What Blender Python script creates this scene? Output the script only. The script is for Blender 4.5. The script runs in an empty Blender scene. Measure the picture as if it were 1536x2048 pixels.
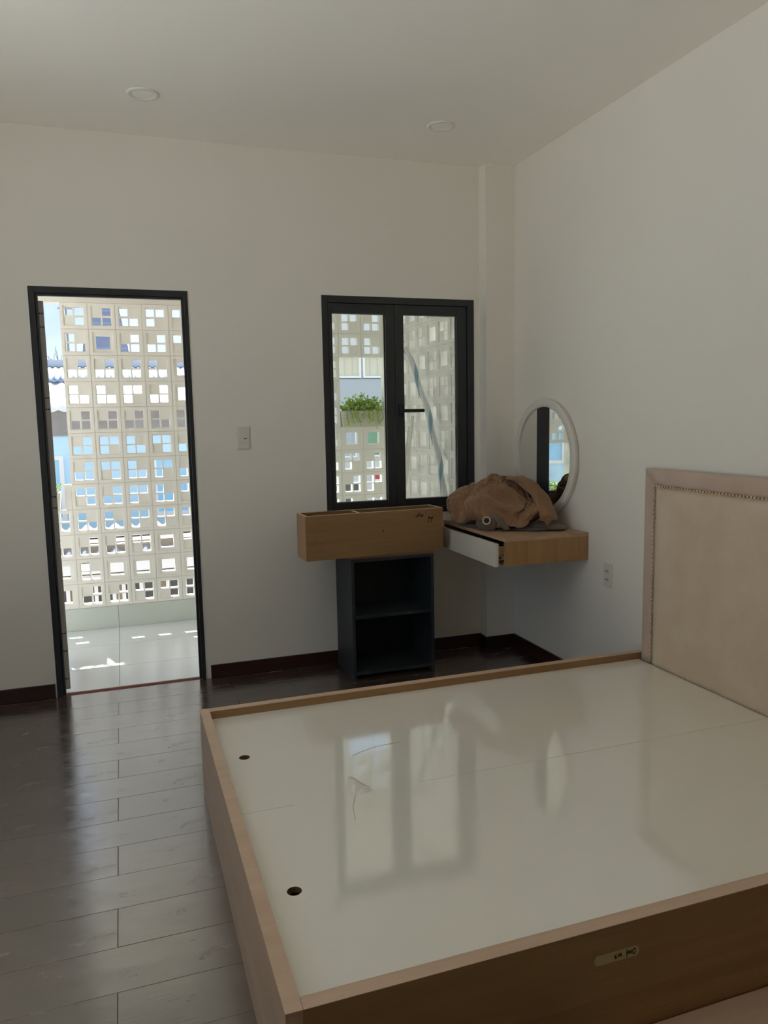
import bpy, bmesh, math, random
from mathutils import Vector, Matrix, noise
random.seed(7)
scene = bpy.context.scene
C = scene.collection

# ------------------------------------------------------------------ camera
cam_d = bpy.data.cameras.new('camera'); cam = bpy.data.objects.new('camera', cam_d); C.objects.link(cam)
YAW, PITCH, ROLL, FPX, CAMH = 0.3285, -0.1229, -0.0193, 1530.7, 1.4927
fwd = Vector((math.sin(YAW)*math.cos(PITCH), math.cos(YAW)*math.cos(PITCH), math.sin(PITCH)))
rt = Vector((math.cos(YAW), -math.sin(YAW), 0)); up = rt.cross(fwd)
r2 = rt*math.cos(ROLL) + up*math.sin(ROLL); u2 = up*math.cos(ROLL) - rt*math.sin(ROLL)
M = Matrix((r2, u2, -fwd)).transposed().to_4x4(); M.translation = (0, 0, CAMH)
cam.matrix_world = M
cam_d.sensor_fit = 'VERTICAL'; cam_d.sensor_height = 24.0; cam_d.lens = FPX/2048*24.0
cam_d.clip_start = 0.02; cam_d.clip_end = 300
scene.camera = cam

# ------------------------------------------------------------------ world, sun, exposure
SKY = 1.50
SUN = 20.0
w = bpy.data.worlds.new('world'); scene.world = w; w.use_nodes = True
nt = w.node_tree; nt.nodes.clear()
out = nt.nodes.new('ShaderNodeOutputWorld'); bg = nt.nodes.new('ShaderNodeBackground')
tc = nt.nodes.new('ShaderNodeTexCoord'); nz = nt.nodes.new('ShaderNodeTexNoise'); rp = nt.nodes.new('ShaderNodeValToRGB')
nz.inputs['Scale'].default_value = 3.2; nz.inputs['Detail'].default_value = 5
rp.color_ramp.elements[0].position = 0.42; rp.color_ramp.elements[0].color = (0.46, 0.60, 0.80, 1)
rp.color_ramp.elements[1].position = 0.62; rp.color_ramp.elements[1].color = (0.82, 0.88, 0.96, 1)
nt.links.new(tc.outputs['Generated'], nz.inputs['Vector']); nt.links.new(nz.outputs['Fac'], rp.inputs['Fac'])
nt.links.new(rp.outputs['Color'], bg.inputs['Color']); bg.inputs['Strength'].default_value = SKY
nt.links.new(bg.outputs['Background'], out.inputs['Surface'])
sd = bpy.data.lights.new('sun', 'SUN'); sd.energy = SUN; sd.angle = math.radians(0.7); sd.color = (1.0, 0.96, 0.90)
sun = bpy.data.objects.new('sun', sd); C.objects.link(sun)
sun.rotation_euler = Vector((0.053, -0.17, -0.20)).to_track_quat('-Z', 'Y').to_euler()
vs = scene.view_settings
scene.display_settings.display_device = 'sRGB'
vs.view_transform = 'Standard'; vs.look = 'None'; vs.gamma = 1.0; vs.use_curve_mapping = False
vs.exposure = 0.0
scene.cycles.max_bounces = 14; scene.cycles.diffuse_bounces = 10; scene.cycles.glossy_bounces = 5
scene.cycles.transparent_max_bounces = 12; scene.cycles.sample_clamp_indirect = 8
scene.cycles.caustics_reflective = False; scene.cycles.caustics_refractive = False

# ------------------------------------------------------------------ materials
def srgb(r, g, b):
    f = lambda c: (c/255/12.92) if c/255 <= 0.04045 else ((c/255+0.055)/1.055)**2.4
    return (f(r), f(g), f(b), 1)
def mat_base(name):
    m = bpy.data.materials.new(name); m.use_nodes = True
    n = m.node_tree.nodes; b = n['Principled BSDF']
    return m, m.node_tree, b
def plain(name, col, rough=0.6, metal=0.0, var=0.05, scale=6.0, bump=0.0, bscale=80.0, spec=0.5, coat=0.0, ior=1.5):
    m, t, b = mat_base(name); b.inputs['IOR'].default_value = ior
    b.inputs['Roughness'].default_value = rough; b.inputs['Metallic'].default_value = metal
    b.inputs['Specular IOR Level'].default_value = spec
    b.inputs['Coat Weight'].default_value = coat
    co = t.nodes.new('ShaderNodeTexCoord'); nz = t.nodes.new('ShaderNodeTexNoise'); mx = t.nodes.new('ShaderNodeMix')
    mx.data_type = 'RGBA'; nz.inputs['Scale'].default_value = scale; nz.inputs['Detail'].default_value = 4
    t.links.new(co.outputs['Object'], nz.inputs['Vector']); t.links.new(nz.outputs['Fac'], mx.inputs['Factor'])
    mx.inputs['A'].default_value = tuple(c*(1-var) for c in col[:3]) + (1,)
    mx.inputs['B'].default_value = tuple(min(1, c*(1+var)) for c in col[:3]) + (1,)
    t.links.new(mx.outputs['Result'], b.inputs['Base Color'])
    if bump > 0:
        n2 = t.nodes.new('ShaderNodeTexNoise'); n2.inputs['Scale'].default_value = bscale; n2.inputs['Detail'].default_value = 3
        bp = t.nodes.new('ShaderNodeBump'); bp.inputs['Strength'].default_value = bump; bp.inputs['Distance'].default_value = 0.003
        t.links.new(co.outputs['Object'], n2.inputs['Vector']); t.links.new(n2.outputs['Fac'], bp.inputs['Height'])
        t.links.new(bp.outputs['Normal'], b.inputs['Normal'])
    return m
def wood(name, c1, c2, axis='X', rough=0.45, scale=1.0, bump=0.08, fine=90.0, rand=0.0, ior=1.5):
    m, t, b = mat_base(name); b.inputs['IOR'].default_value = ior
    b.inputs['Roughness'].default_value = rough
    co = t.nodes.new('ShaderNodeTexCoord'); mp = t.nodes.new('ShaderNodeMapping')
    s = {'X': (0.35, 7, 7), 'Y': (7, 0.35, 7), 'Z': (7, 7, 0.35)}[axis]
    mp.inputs['Scale'].default_value = tuple(v*scale for v in s)
    n1 = t.nodes.new('ShaderNodeTexNoise'); n1.inputs['Scale'].default_value = 2.2; n1.inputs['Detail'].default_value = 6; n1.inputs['Distortion'].default_value = 0.6
    mp2 = t.nodes.new('ShaderNodeMapping'); s2 = {'X': (2.5, fine, fine), 'Y': (fine, 2.5, fine), 'Z': (fine, fine, 2.5)}[axis]
    mp2.inputs['Scale'].default_value = s2
    n2 = t.nodes.new('ShaderNodeTexNoise'); n2.inputs['Scale'].default_value = 3.0; n2.inputs['Detail'].default_value = 3
    src = co.outputs['Object']
    if rand > 0:
        oi = t.nodes.new('ShaderNodeObjectInfo'); ad = t.nodes.new('ShaderNodeVectorMath'); ad.operation = 'ADD'
        ml = t.nodes.new('ShaderNodeMath'); ml.operation = 'MULTIPLY'; ml.inputs[1].default_value = 37.0
        t.links.new(oi.outputs['Random'], ml.inputs[0]); t.links.new(src, ad.inputs[0]); t.links.new(ml.outputs[0], ad.inputs[1]); src = ad.outputs[0]
    t.links.new(src, mp.inputs['Vector']); t.links.new(src, mp2.inputs['Vector'])
    t.links.new(mp.outputs[0], n1.inputs['Vector']); t.links.new(mp2.outputs[0], n2.inputs['Vector'])
    mx = t.nodes.new('ShaderNodeMix'); mx.data_type = 'FLOAT'; mx.inputs['Factor'].default_value = 0.35
    t.links.new(n1.outputs['Fac'], mx.inputs['A']); t.links.new(n2.outputs['Fac'], mx.inputs['B'])
    rp = t.nodes.new('ShaderNodeValToRGB'); rp.color_ramp.elements[0].position = 0.36; rp.color_ramp.elements[1].position = 0.64
    rp.color_ramp.elements[0].color = c1; rp.color_ramp.elements[1].color = c2
    t.links.new(mx.outputs['Result'], rp.inputs['Fac'])
    colour = rp.outputs['Color']
    if rand > 0:
        hs = t.nodes.new('ShaderNodeHueSaturation'); mr = t.nodes.new('ShaderNodeMapRange')
        mr.inputs['To Min'].default_value = 1-rand; mr.inputs['To Max'].default_value = 1+rand
        t.links.new(oi.outputs['Random'], mr.inputs['Value']); t.links.new(mr.outputs[0], hs.inputs['Value']); t.links.new(colour, hs.inputs['Color']); colour = hs.outputs['Color']
    t.links.new(colour, b.inputs['Base Color'])
    bp = t.nodes.new('ShaderNodeBump'); bp.inputs['Strength'].default_value = bump; bp.inputs['Distance'].default_value = 0.002
    t.links.new(n2.outputs['Fac'], bp.inputs['Height']); t.links.new(bp.outputs['Normal'], b.inputs['Normal'])
    return m
def glass(name, tint=(0.95, 0.98, 0.97, 1), haze=0.0):
    m = bpy.data.materials.new(name); m.use_nodes = True; t = m.node_tree; t.nodes.clear()
    o = t.nodes.new('ShaderNodeOutputMaterial'); tr = t.nodes.new('ShaderNodeBsdfTransparent'); gl = t.nodes.new('ShaderNodeBsdfGlossy')
    fr = t.nodes.new('ShaderNodeFresnel'); fr.inputs['IOR'].default_value = 1.35; mx = t.nodes.new('ShaderNodeMixShader')
    tr.inputs['Color'].default_value = tint; gl.inputs['Roughness'].default_value = 0.02
    t.links.new(fr.outputs[0], mx.inputs['Fac']); t.links.new(tr.outputs[0], mx.inputs[1]); t.links.new(gl.outputs[0], mx.inputs[2])
    last = mx.outputs[0]
    if haze > 0:
        df = t.nodes.new('ShaderNodeBsdfDiffuse'); df.inputs['Color'].default_value = (0.9, 0.9, 0.88, 1)
        tl = t.nodes.new('ShaderNodeBsdfTranslucent'); tl.inputs['Color'].default_value = (0.9, 0.9, 0.88, 1)
        m1 = t.nodes.new('ShaderNodeMixShader'); m1.inputs['Fac'].default_value = 0.6
        t.links.new(df.outputs[0], m1.inputs[1]); t.links.new(tl.outputs[0], m1.inputs[2])
        co = t.nodes.new('ShaderNodeTexCoord'); nz = t.nodes.new('ShaderNodeTexNoise'); nz.inputs['Scale'].default_value = 9; nz.inputs['Detail'].default_value = 5
        mr = t.nodes.new('ShaderNodeMapRange'); mr.inputs['From Min'].default_value = 0.3; mr.inputs['From Max'].default_value = 0.7
        mr.inputs['To Min'].default_value = haze*0.6; mr.inputs['To Max'].default_value = haze*1.4
        t.links.new(co.outputs['Object'], nz.inputs['Vector']); t.links.new(nz.outputs['Fac'], mr.inputs['Value'])
        m2 = t.nodes.new('ShaderNodeMixShader'); t.links.new(mr.outputs[0], m2.inputs['Fac'])
        t.links.new(last, m2.inputs[1]); t.links.new(m1.outputs[0], m2.inputs[2]); last = m2.outputs[0]
    t.links.new(last, o.inputs['Surface'])
    return m

MT = {}
MT['wall'] = plain('wall_paint', srgb(236, 231, 220), 0.75, var=0.012, scale=2.0, bump=0.12, bscale=150)
MT['ceil'] = plain('ceiling_paint', srgb(250, 246, 237), 0.8, var=0.008, scale=1.5)
MT['plank'] = wood('floor_vinyl', srgb(54, 38, 31), srgb(74, 56, 48), 'X', rough=0.20, scale=0.8, bump=0.10, fine=45, rand=0.12, ior=3.5)
t = MT['plank'].node_tree; b = t.nodes['Principled BSDF']; tcn = t.nodes.new('ShaderNodeTexCoord'); mpn = t.nodes.new('ShaderNodeMapping'); mpn.inputs['Scale'].default_value = (2.2, 6, 1)
nn = t.nodes.new('ShaderNodeTexNoise'); nn.inputs['Scale'].default_value = 2.5; nn.inputs['Detail'].default_value = 7; nn.inputs['Roughness'].default_value = 0.65; mrn = t.nodes.new('ShaderNodeMapRange')
mrn.inputs['From Min'].default_value = 0.35; mrn.inputs['From Max'].default_value = 0.68; mrn.inputs['To Min'].default_value = 0.14; mrn.inputs['To Max'].default_value = 0.30
t.links.new(tcn.outputs['Object'], mpn.inputs['Vector']); t.links.new(mpn.outputs[0], nn.inputs['Vector']); t.links.new(nn.outputs['Fac'], mrn.inputs['Value']); t.links.new(mrn.outputs[0], b.inputs['Roughness'])
MT['underlay'] = plain('floor_underlay', srgb(30, 22, 19), 0.9)
MT['base'] = wood('baseboard_wood', srgb(40, 18, 13), srgb(54, 26, 18), 'X', rough=0.4, bump=0.04)
MT['oakx_shaded'] = wood('oak_laminate_x_shaded', srgb(132, 98, 60), srgb(154, 119, 78), 'X', rough=0.42)  # same oak, shade of the boards facing away from light put into colour
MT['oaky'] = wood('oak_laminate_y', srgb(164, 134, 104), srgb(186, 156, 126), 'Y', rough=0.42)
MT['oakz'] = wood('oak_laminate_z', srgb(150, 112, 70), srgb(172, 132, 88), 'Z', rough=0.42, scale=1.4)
MT['edge'] = wood('oak_edge_band', srgb(196, 166, 138), srgb(208, 180, 154), 'X', rough=0.5, bump=0.03)
MT['panel'] = plain('white_melamine', srgb(240, 236, 224), 0.065, var=0.015, scale=1.2, ior=2.7)
MT['cutedge'] = plain('raw_board_core', srgb(120, 92, 62), 0.9)
MT['metal'] = plain('dark_aluminium', srgb(38, 41, 42), 0.38, metal=0.0, var=0.06)
MT['leafedge'] = plain('grey_aluminium', srgb(205, 205, 202), 0.45, var=0.08)
MT['steel'] = plain('steel', srgb(170, 170, 168), 0.35, metal=1.0)
MT['glass'] = glass('clear_glass'); MT['dusty'] = glass('dusty_glass', haze=0.18)
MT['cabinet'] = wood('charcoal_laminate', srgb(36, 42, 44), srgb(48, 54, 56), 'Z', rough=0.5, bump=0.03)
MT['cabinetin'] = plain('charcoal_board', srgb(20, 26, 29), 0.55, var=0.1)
MT['brownedge'] = wood('brown_top_board', srgb(104, 78, 60), srgb(126, 98, 78), 'X', rough=0.5)
MT['whitegloss'] = plain('white_drawer_front', srgb(218, 214, 200), 0.25, var=0.01)
MT['plastic'] = plain('white_plastic', srgb(222, 216, 204), 0.4, var=0.01)
MT['lightring'] = plain('white_light_trim', srgb(240, 237, 228), 0.5, var=0.005); MT['lightface'] = plain('opal_diffuser', srgb(252, 250, 244), 0.5, var=0.005)
MT['slot'] = plain('dark_slot', srgb(30, 28, 26), 0.6)
MT['mirrorframe'] = plain('white_lacquer_frame', srgb(226, 222, 212), 0.35, var=0.01)
m, t, b = mat_base('mirror_silver'); b.inputs['Metallic'].default_value = 1; b.inputs['Roughness'].default_value = 0.005; b.inputs['Base Color'].default_value = (0.93, 0.94, 0.93, 1); MT['mirror'] = m
def fabric(name, c1, c2, wsc=420.0, rough=0.9, sheen=0.3):
    m = plain(name, c1, rough, var=0.0)
    t = m.node_tree; b = t.nodes['Principled BSDF']; b.inputs['Sheen Weight'].default_value = sheen; b.inputs['Specular IOR Level'].default_value = 0.15
    co = t.nodes.new('ShaderNodeTexCoord'); n1 = t.nodes.new('ShaderNodeTexNoise'); n1.inputs['Scale'].default_value = wsc; n1.inputs['Detail'].default_value = 2
    n2 = t.nodes.new('ShaderNodeTexNoise'); n2.inputs['Scale'].default_value = 7; n2.inputs['Detail'].default_value = 5
    ad = t.nodes.new('ShaderNodeMix'); ad.data_type = 'FLOAT'; ad.inputs['Factor'].default_value = 0.5
    t.links.new(co.outputs['Object'], n1.inputs['Vector']); t.links.new(co.outputs['Object'], n2.inputs['Vector'])
    t.links.new(n1.outputs['Fac'], ad.inputs['A']); t.links.new(n2.outputs['Fac'], ad.inputs['B'])
    rp = t.nodes.new('ShaderNodeValToRGB'); rp.color_ramp.elements[0].position = 0.35; rp.color_ramp.elements[1].position = 0.65
    rp.color_ramp.elements[0].color = c1; rp.color_ramp.elements[1].color = c2
    t.links.new(ad.outputs['Result'], rp.inputs['Fac']); t.links.new(rp.outputs['Color'], b.inputs['Base Color'])
    bp = t.nodes.new('ShaderNodeBump'); bp.inputs['Strength'].default_value = 0.15; bp.inputs['Distance'].default_value = 0.002
    t.links.new(n1.outputs['Fac'], bp.inputs['Height']); t.links.new(bp.outputs['Normal'], b.inputs['Normal'])
    return m
MT['linen'] = fabric('headboard_linen', srgb(204, 182, 156), srgb(218, 198, 174))
MT['velvet'] = fabric('headboard_border', srgb(190, 166, 148), srgb(206, 184, 166))
MT['nail'] = plain('antique_nickel', srgb(226, 204, 172), 0.3, metal=0.45)
MT['curtain'] = fabric('brown_curtain', srgb(130, 96, 66), srgb(156, 120, 88), sheen=0.35, rough=0.75)
MT['lining'] = fabric('grey_lining', srgb(98, 86, 74), srgb(116, 104, 92), rough=0.7)
MT['ring'] = plain('grommet_metal', srgb(190, 178, 155), 0.35, metal=0.6)
MT['ink'] = plain('black_ink', srgb(22, 16, 12), 0.8)
MT['scuff'] = plain('grey_scuff', srgb(120, 112, 98), 0.5)
MT['tape'] = plain('masking_tape', srgb(176, 160, 110), 0.7, var=0.06, scale=30)
MT['block'] = plain('breeze_block_paint', srgb(246, 243, 236), 0.75, var=0.02, scale=5, bump=0.15, bscale=60)
MT['mortar'] = plain('screen_mortar', srgb(226, 222, 212), 0.85)
MT['extwall'] = plain('balcony_render', srgb(236, 232, 224), 0.8, var=0.02)
MT['tile'] = plain('pale_stone_tile', srgb(220, 226, 230), 0.22, var=0.04, scale=3)
MT['skirt'] = plain('green_grey_tile', srgb(214, 220, 212), 0.3, var=0.05, scale=2.5)
MT['grout'] = plain('tile_grout', srgb(150, 152, 150), 0.9)
MT['planter'] = plain('concrete_planter', srgb(214, 208, 196), 0.85, var=0.1, scale=14, bump=0.3)
MT['soil'] = plain('potting_soil', srgb(60, 44, 32), 0.95, var=0.2, scale=40)
MT['leaf'] = plain('leaf_green', srgb(176, 206, 84), 0.5, var=0.3, scale=12)
MT['stem'] = plain('stem_green', srgb(108, 140, 60), 0.6)
MT['tarpw'] = plain('white_plastic_wrap', srgb(226, 228, 226), 0.35, var=0.04, scale=10)
MT['tarpb'] = plain('blue_plastic_band', srgb(30, 140, 178), 0.35, var=0.08, scale=10)
MT['pvc'] = plain('white_pvc', srgb(232, 230, 224), 0.4)
MT['bluewall'] = plain('blue_render', srgb(196, 230, 250), 0.8, var=0.03)
MT['white'] = plain('white_render', srgb(240, 240, 238), 0.7, var=0.02)
MT['paneblue'] = plain('blue_window_pane', srgb(150, 208, 242), 0.15, var=0.05)
MT['concrete'] = plain('stained_concrete', srgb(150, 146, 142), 0.9, var=0.35, scale=3)
MT['zinc'] = plain('pale_metal_sheet', srgb(240, 238, 232), 0.55, var=0.03)
MT['blueroof'] = plain('blue_grey_sheet', srgb(140, 156, 184), 0.5, var=0.08)
MT['tileroof'] = plain('slate_roof_tile', srgb(120, 126, 146), 0.7, var=0.15, scale=3)
MT['fibre'] = plain('fibre_cement_roof', srgb(150, 154, 166), 0.8, var=0.15, scale=4)
MT['greywall'] = plain('grey_render', srgb(206, 208, 206), 0.8, var=0.05)
MT['greypanel'] = plain('grey_panel', srgb(176, 182, 188), 0.6, var=0.03)
MT['louvre'] = plain('beige_louvre', srgb(214, 208, 186), 0.6, var=0.05)
MT['brick'] = plain('brown_wall', srgb(160, 146, 128), 0.9, var=0.2, scale=5)
MT['darkpane'] = plain('dark_window_pane', srgb(92, 92, 90), 0.15, var=0.2)
MT['green'] = plain('green_shutter', srgb(120, 160, 130), 0.7, var=0.1)
MT['red'] = plain('red_board', srgb(196, 70, 90), 0.6, var=0.1)
MT['cable'] = plain('black_cable', srgb(38, 38, 44), 0.6)
MT['asphalt'] = plain('street_asphalt', srgb(150, 146, 140), 0.95, var=0.1)
MT['bark'] = plain('bare_branch', srgb(96, 84, 78), 0.9)
MT['sealant'] = plain('white_sealant', srgb(240, 238, 230), 0.6)
MT['threshold'] = plain('reddish_threshold', srgb(140, 92, 84), 0.5)

# ------------------------------------------------------------------ mesh helpers
def box(bm, x0, x1, y0, y1, z0, z1, bev=0.0):
    vs_ = [bm.verts.new(p) for p in ((x0,y0,z0),(x1,y0,z0),(x1,y1,z0),(x0,y1,z0),(x0,y0,z1),(x1,y0,z1),(x1,y1,z1),(x0,y1,z1))]
    fs = [bm.faces.new([vs_[i] for i in q]) for q in ((0,3,2,1),(4,5,6,7),(0,1,5,4),(1,2,6,5),(2,3,7,6),(3,0,4,7))]
    if bev > 0:
        es = set(e for f in fs for e in f.edges)
        bmesh.ops.bevel(bm, geom=list(es), offset=bev, segments=2, profile=0.5, affect='EDGES')
    return vs_
def bx(*a, **k):
    bm = bmesh.new(); box(bm, *a, **k); return bm
def frame_y(bm, x0, x1, z0, z1, wl, wr, wt, wb, y0, y1, bev=0.0):
    """rectangular ring in the XZ plane"""
    box(bm, x0, x0+wl, y0, y1, z0, z1, bev); box(bm, x1-wr, x1, y0, y1, z0, z1, bev)
    box(bm, x0+wl, x1-wr, y0, y1, z1-wt, z1, bev)
    if wb > 0: box(bm, x0+wl, x1-wr, y0, y1, z0, z0+wb, bev)
def cyl(bm, p0, p1, r, n=16, r1=None, caps=True):
    p0 = Vector(p0); p1 = Vector(p1); r1 = r if r1 is None else r1
    d = (p1-p0).normalized(); a = d.orthogonal().normalized(); b_ = d.cross(a)
    A = [bm.verts.new(p0+(a*math.cos(2*math.pi*i/n)+b_*math.sin(2*math.pi*i/n))*r) for i in range(n)]
    B = [bm.verts.new(p1+(a*math.cos(2*math.pi*i/n)+b_*math.sin(2*math.pi*i/n))*r1) for i in range(n)]
    for i in range(n):
        f = bm.faces.new((A[i], A[(i+1)%n], B[(i+1)%n], B[i])); f.smooth = True
    if caps: bm.faces.new(A[::-1]); bm.faces.new(B)
def tube(bm, pts, r, n=8):
    """swept round tube; r may be a list"""
    pts = [Vector(p) for p in pts]; rings = []
    prev = None
    for i, p in enumerate(pts):
        d = (pts[min(i+1, len(pts)-1)] - pts[max(i-1, 0)]).normalized()
        a = d.orthogonal().normalized() if prev is None else (prev - d*prev.dot(d)).normalized()
        prev = a; b_ = d.cross(a); rr = r[i] if isinstance(r, (list, tuple)) else r
        rings.append([bm.verts.new(p+(a*math.cos(2*math.pi*k/n)+b_*math.sin(2*math.pi*k/n))*rr) for k in range(n)])
    for A, B in zip(rings, rings[1:]):
        for k in range(n):
            f = bm.faces.new((A[k], A[(k+1)%n], B[(k+1)%n], B[k])); f.smooth = True
    bm.faces.new(rings[0][::-1]); bm.faces.new(rings[-1])
def lathe(bm, prof, centre, axis, n=48, closed=True):
    """prof = [(radius, height)] revolved about axis through centre"""
    ax = Vector(axis).normalized(); a = ax.orthogonal().normalized(); b_ = ax.cross(a); c = Vector(centre)
    rings = []
    for rr, h in prof:
        rings.append([bm.verts.new(c+ax*h+(a*math.cos(2*math.pi*k/n)+b_*math.sin(2*math.pi*k/n))*rr) for k in range(n)])
    m_ = len(rings)
    for i in range(m_ if closed else m_-1):
        A = rings[i]; B = rings[(i+1) % m_]
        for k in range(n):
            f = bm.faces.new((A[k], A[(k+1)%n], B[(k+1)%n], B[k])); f.smooth = True
def mesh_of(bm, name):
    bmesh.ops.recalc_face_normals(bm, faces=bm.faces[:])
    me = bpy.data.meshes.new(name); bm.to_mesh(me); bm.free(); return me
def obj(name, bm, mat, parent=None, kind=None, smooth_angle=None):
    """one mesh object in world coordinates; the origin goes to the parent's origin"""
    off = world_loc(parent) if parent else Vector((0, 0, 0))
    if off.length > 0: bmesh.ops.translate(bm, verts=bm.verts[:], vec=-off)
    me = mesh_of(bm, name)
    for m_ in (mat if isinstance(mat, (list, tuple)) else [mat]): me.materials.append(MT[m_])
    o = bpy.data.objects.new(name, me); C.objects.link(o)
    if parent: o.parent = parent
    if kind: o['kind'] = kind
    return o
def world_loc(o):
    v = Vector((0, 0, 0))
    while o: v = v + Vector(o.location); o = o.parent
    return v
def thing(name, label, cat, loc, group=None):
    o = bpy.data.objects.new(name, None); C.objects.link(o); o.location = loc; o.empty_display_size = 0.1
    o['label'] = label; o['category'] = cat
    if group: o['group'] = group
    return o
def tag(o, label, cat, group=None):
    o['label'] = label; o['category'] = cat
    if group: o['group'] = group
    return o
def struct(name, bm, mat): return obj(name, bm, mat, None, 'structure')
def struct_empty(name, loc):
    o = bpy.data.objects.new(name, None); C.objects.link(o); o.location = loc; o['kind'] = 'structure'; o.empty_display_size = 0.1
    return o
def ngon(bm, pts): 
    f = bm.faces.new([bm.verts.new(p) for p in pts]); return f

# ------------------------------------------------------------------ room dimensions
XL, XR, YR, D, ZC = -1.65, 2.36, -1.3, 4.425, 2.992
WT = 0.11                                  # thickness of the back wall
DL, DR, DT = -0.408, 0.393, 2.20           # door opening
WL, WR, WTOP, WBOT = 1.148, 2.121, 2.204, 0.895
PX, PY = 2.160, 4.330                      # corner pilaster
ZB = -0.02                                 # balcony floor

# walls
def wall_with_holes_y(name, x0, x1, z0, z1, y0, y1, holes, mat):
    bm = bmesh.new(); xs = sorted({x0, x1, *[h[0] for h in holes], *[h[1] for h in holes]}); zs = sorted({z0, z1, *[h[2] for h in holes], *[h[3] for h in holes]})
    grid(bm, xs, zs, holes, lambda u, v, s: (u, y0 if s == 0 else y1, v)); return struct(name, bm, mat)
def wall_with_holes_x(name, y0, y1, z0, z1, x0, x1, holes, mat):
    bm = bmesh.new(); ys = sorted({y0, y1, *[h[0] for h in holes], *[h[1] for h in holes]}); zs = sorted({z0, z1, *[h[2] for h in holes], *[h[3] for h in holes]})
    grid(bm, ys, zs, holes, lambda u, v, s: (x0 if s == 0 else x1, u, v)); return struct(name, bm, mat)
def grid(bm, us, vs_, holes, P):
    solid = {}
    for i in range(len(us)-1):
        for j in range(len(vs_)-1):
            cu, cv = (us[i]+us[i+1])/2, (vs_[j]+vs_[j+1])/2
            solid[i, j] = not any(h[0] < cu < h[1] and h[2] < cv < h[3] for h in holes)
    V = {}
    def vert(i, j, s):
        if (i, j, s) not in V: V[i, j, s] = bm.verts.new(P(us[i], vs_[j], s))
        return V[i, j, s]
    for (i, j), ok in solid.items():
        if not ok: continue
        for s in (0, 1): bm.faces.new([vert(i, j, s), vert(i+1, j, s), vert(i+1, j+1, s), vert(i, j+1, s)])
        for (di, dj, a, b_) in ((-1, 0, (i, j), (i, j+1)), (1, 0, (i+1, j), (i+1, j+1)), (0, -1, (i, j), (i+1, j)), (0, 1, (i, j+1), (i+1, j+1))):
            if not solid.get((i+di, j+dj), False):
                bm.faces.new([vert(*a, 0), vert(*b_, 0), vert(*b_, 1), vert(*a, 1)])
wall_with_holes_y('wall_back', XL-0.1, XR+0.1, -0.06, ZC+0.1, D, D+WT, [(DL, DR, -0.07, DT), (WL, WR, WBOT, WTOP)], 'wall')
struct('wall_right', bx(XR, XR+0.1, YR-0.1, D, -0.06, ZC+0.1), 'wall')
LW = (0.9, 2.9, 0.30, 2.88)                # unseen opening added in the left wall to bring in daylight
wall_with_holes_x('wall_left', YR-0.1, D, -0.06, ZC+0.1, XL-0.1, XL, [LW], 'wall')
struct('wall_rear', bx(XL, XR, YR-0.1, YR, -0.06, ZC+0.1), 'wall')
struct('wall_corner', bx(PX, XR, PY, D, 0, ZC), 'wall')
struct('ceiling', bx(XL, XR, YR, D, ZC, ZC+0.1), 'ceil')

# floor of planks
fl = struct('floor', bx(XL, XR, YR, D, -0.05, -0.004), 'underlay')
PWD, PLN = 0.1855, 1.22
plank_cache = {}
def plank_mesh(L, W):
    k = (round(L, 3), round(W, 3))
    if k not in plank_cache:
        bm = bmesh.new(); box(bm, -L/2+0.0006, L/2-0.0006, -W/2+0.0006, W/2-0.0006, -0.004, 0.0, bev=0.0007)
        me = mesh_of(bm, 'floor_plank'); me.materials.append(MT['plank']); plank_cache[k] = me
    return plank_cache[k]
row = 0
y = 1.987
while y - PWD > YR: y -= PWD; row -= 1
y0r = y - PWD; row -= 1
yy = y0r
while yy < D:
    ya, yb = max(yy, YR), min(yy+PWD, D)
    x = -0.091 + (0.0 if row % 2 == 1 else 0.61)
    while x > XL: x -= PLN
    while x < XR:
        xa, xb = max(x, XL), min(x+PLN, XR)
        if xb-xa > 0.01 and yb-ya > 0.01:
            o = bpy.data.objects.new('floor_plank', plank_mesh(xb-xa, yb-ya)); C.objects.link(o); o.parent = fl
            o.location = ((xa+xb)/2, (ya+yb)/2, random.uniform(-0.0004, 0.0))
        x += PLN
    yy += PWD; row += 1

# baseboards
BH = 0.079; BT = 0.012
def baseboard(name, *a): return struct(name, bx(*a, bev=0.002), 'base')
baseboard('baseboard_back_1', XL, DL-0.008, D-BT, D, 0, BH)
bm = bmesh.new(); box(bm, DR+0.03, PX-0.0, D-BT, D, 0, BH, bev=0.002); struct('baseboard_back_2', bm, 'base')
bm = bmesh.new(); box(bm, PX-BT, PX, PY-BT, D-BT, 0, BH, bev=0.002); box(bm, PX, XR-BT, PY-BT, PY, 0, BH, bev=0.002); struct('baseboard_corner', bm, 'base')
baseboard('baseboard_right', XR-BT, XR, 3.06, PY, 0, BH)
baseboard('baseboard_right_2', XR-BT, XR, YR, 1.30, 0, BH)
baseboard('baseboard_left', XL, XL+BT, YR, D-BT, 0, BH)
baseboard('baseboard_rear', XL+BT, XR-BT, YR, YR+BT, 0, BH)

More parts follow.
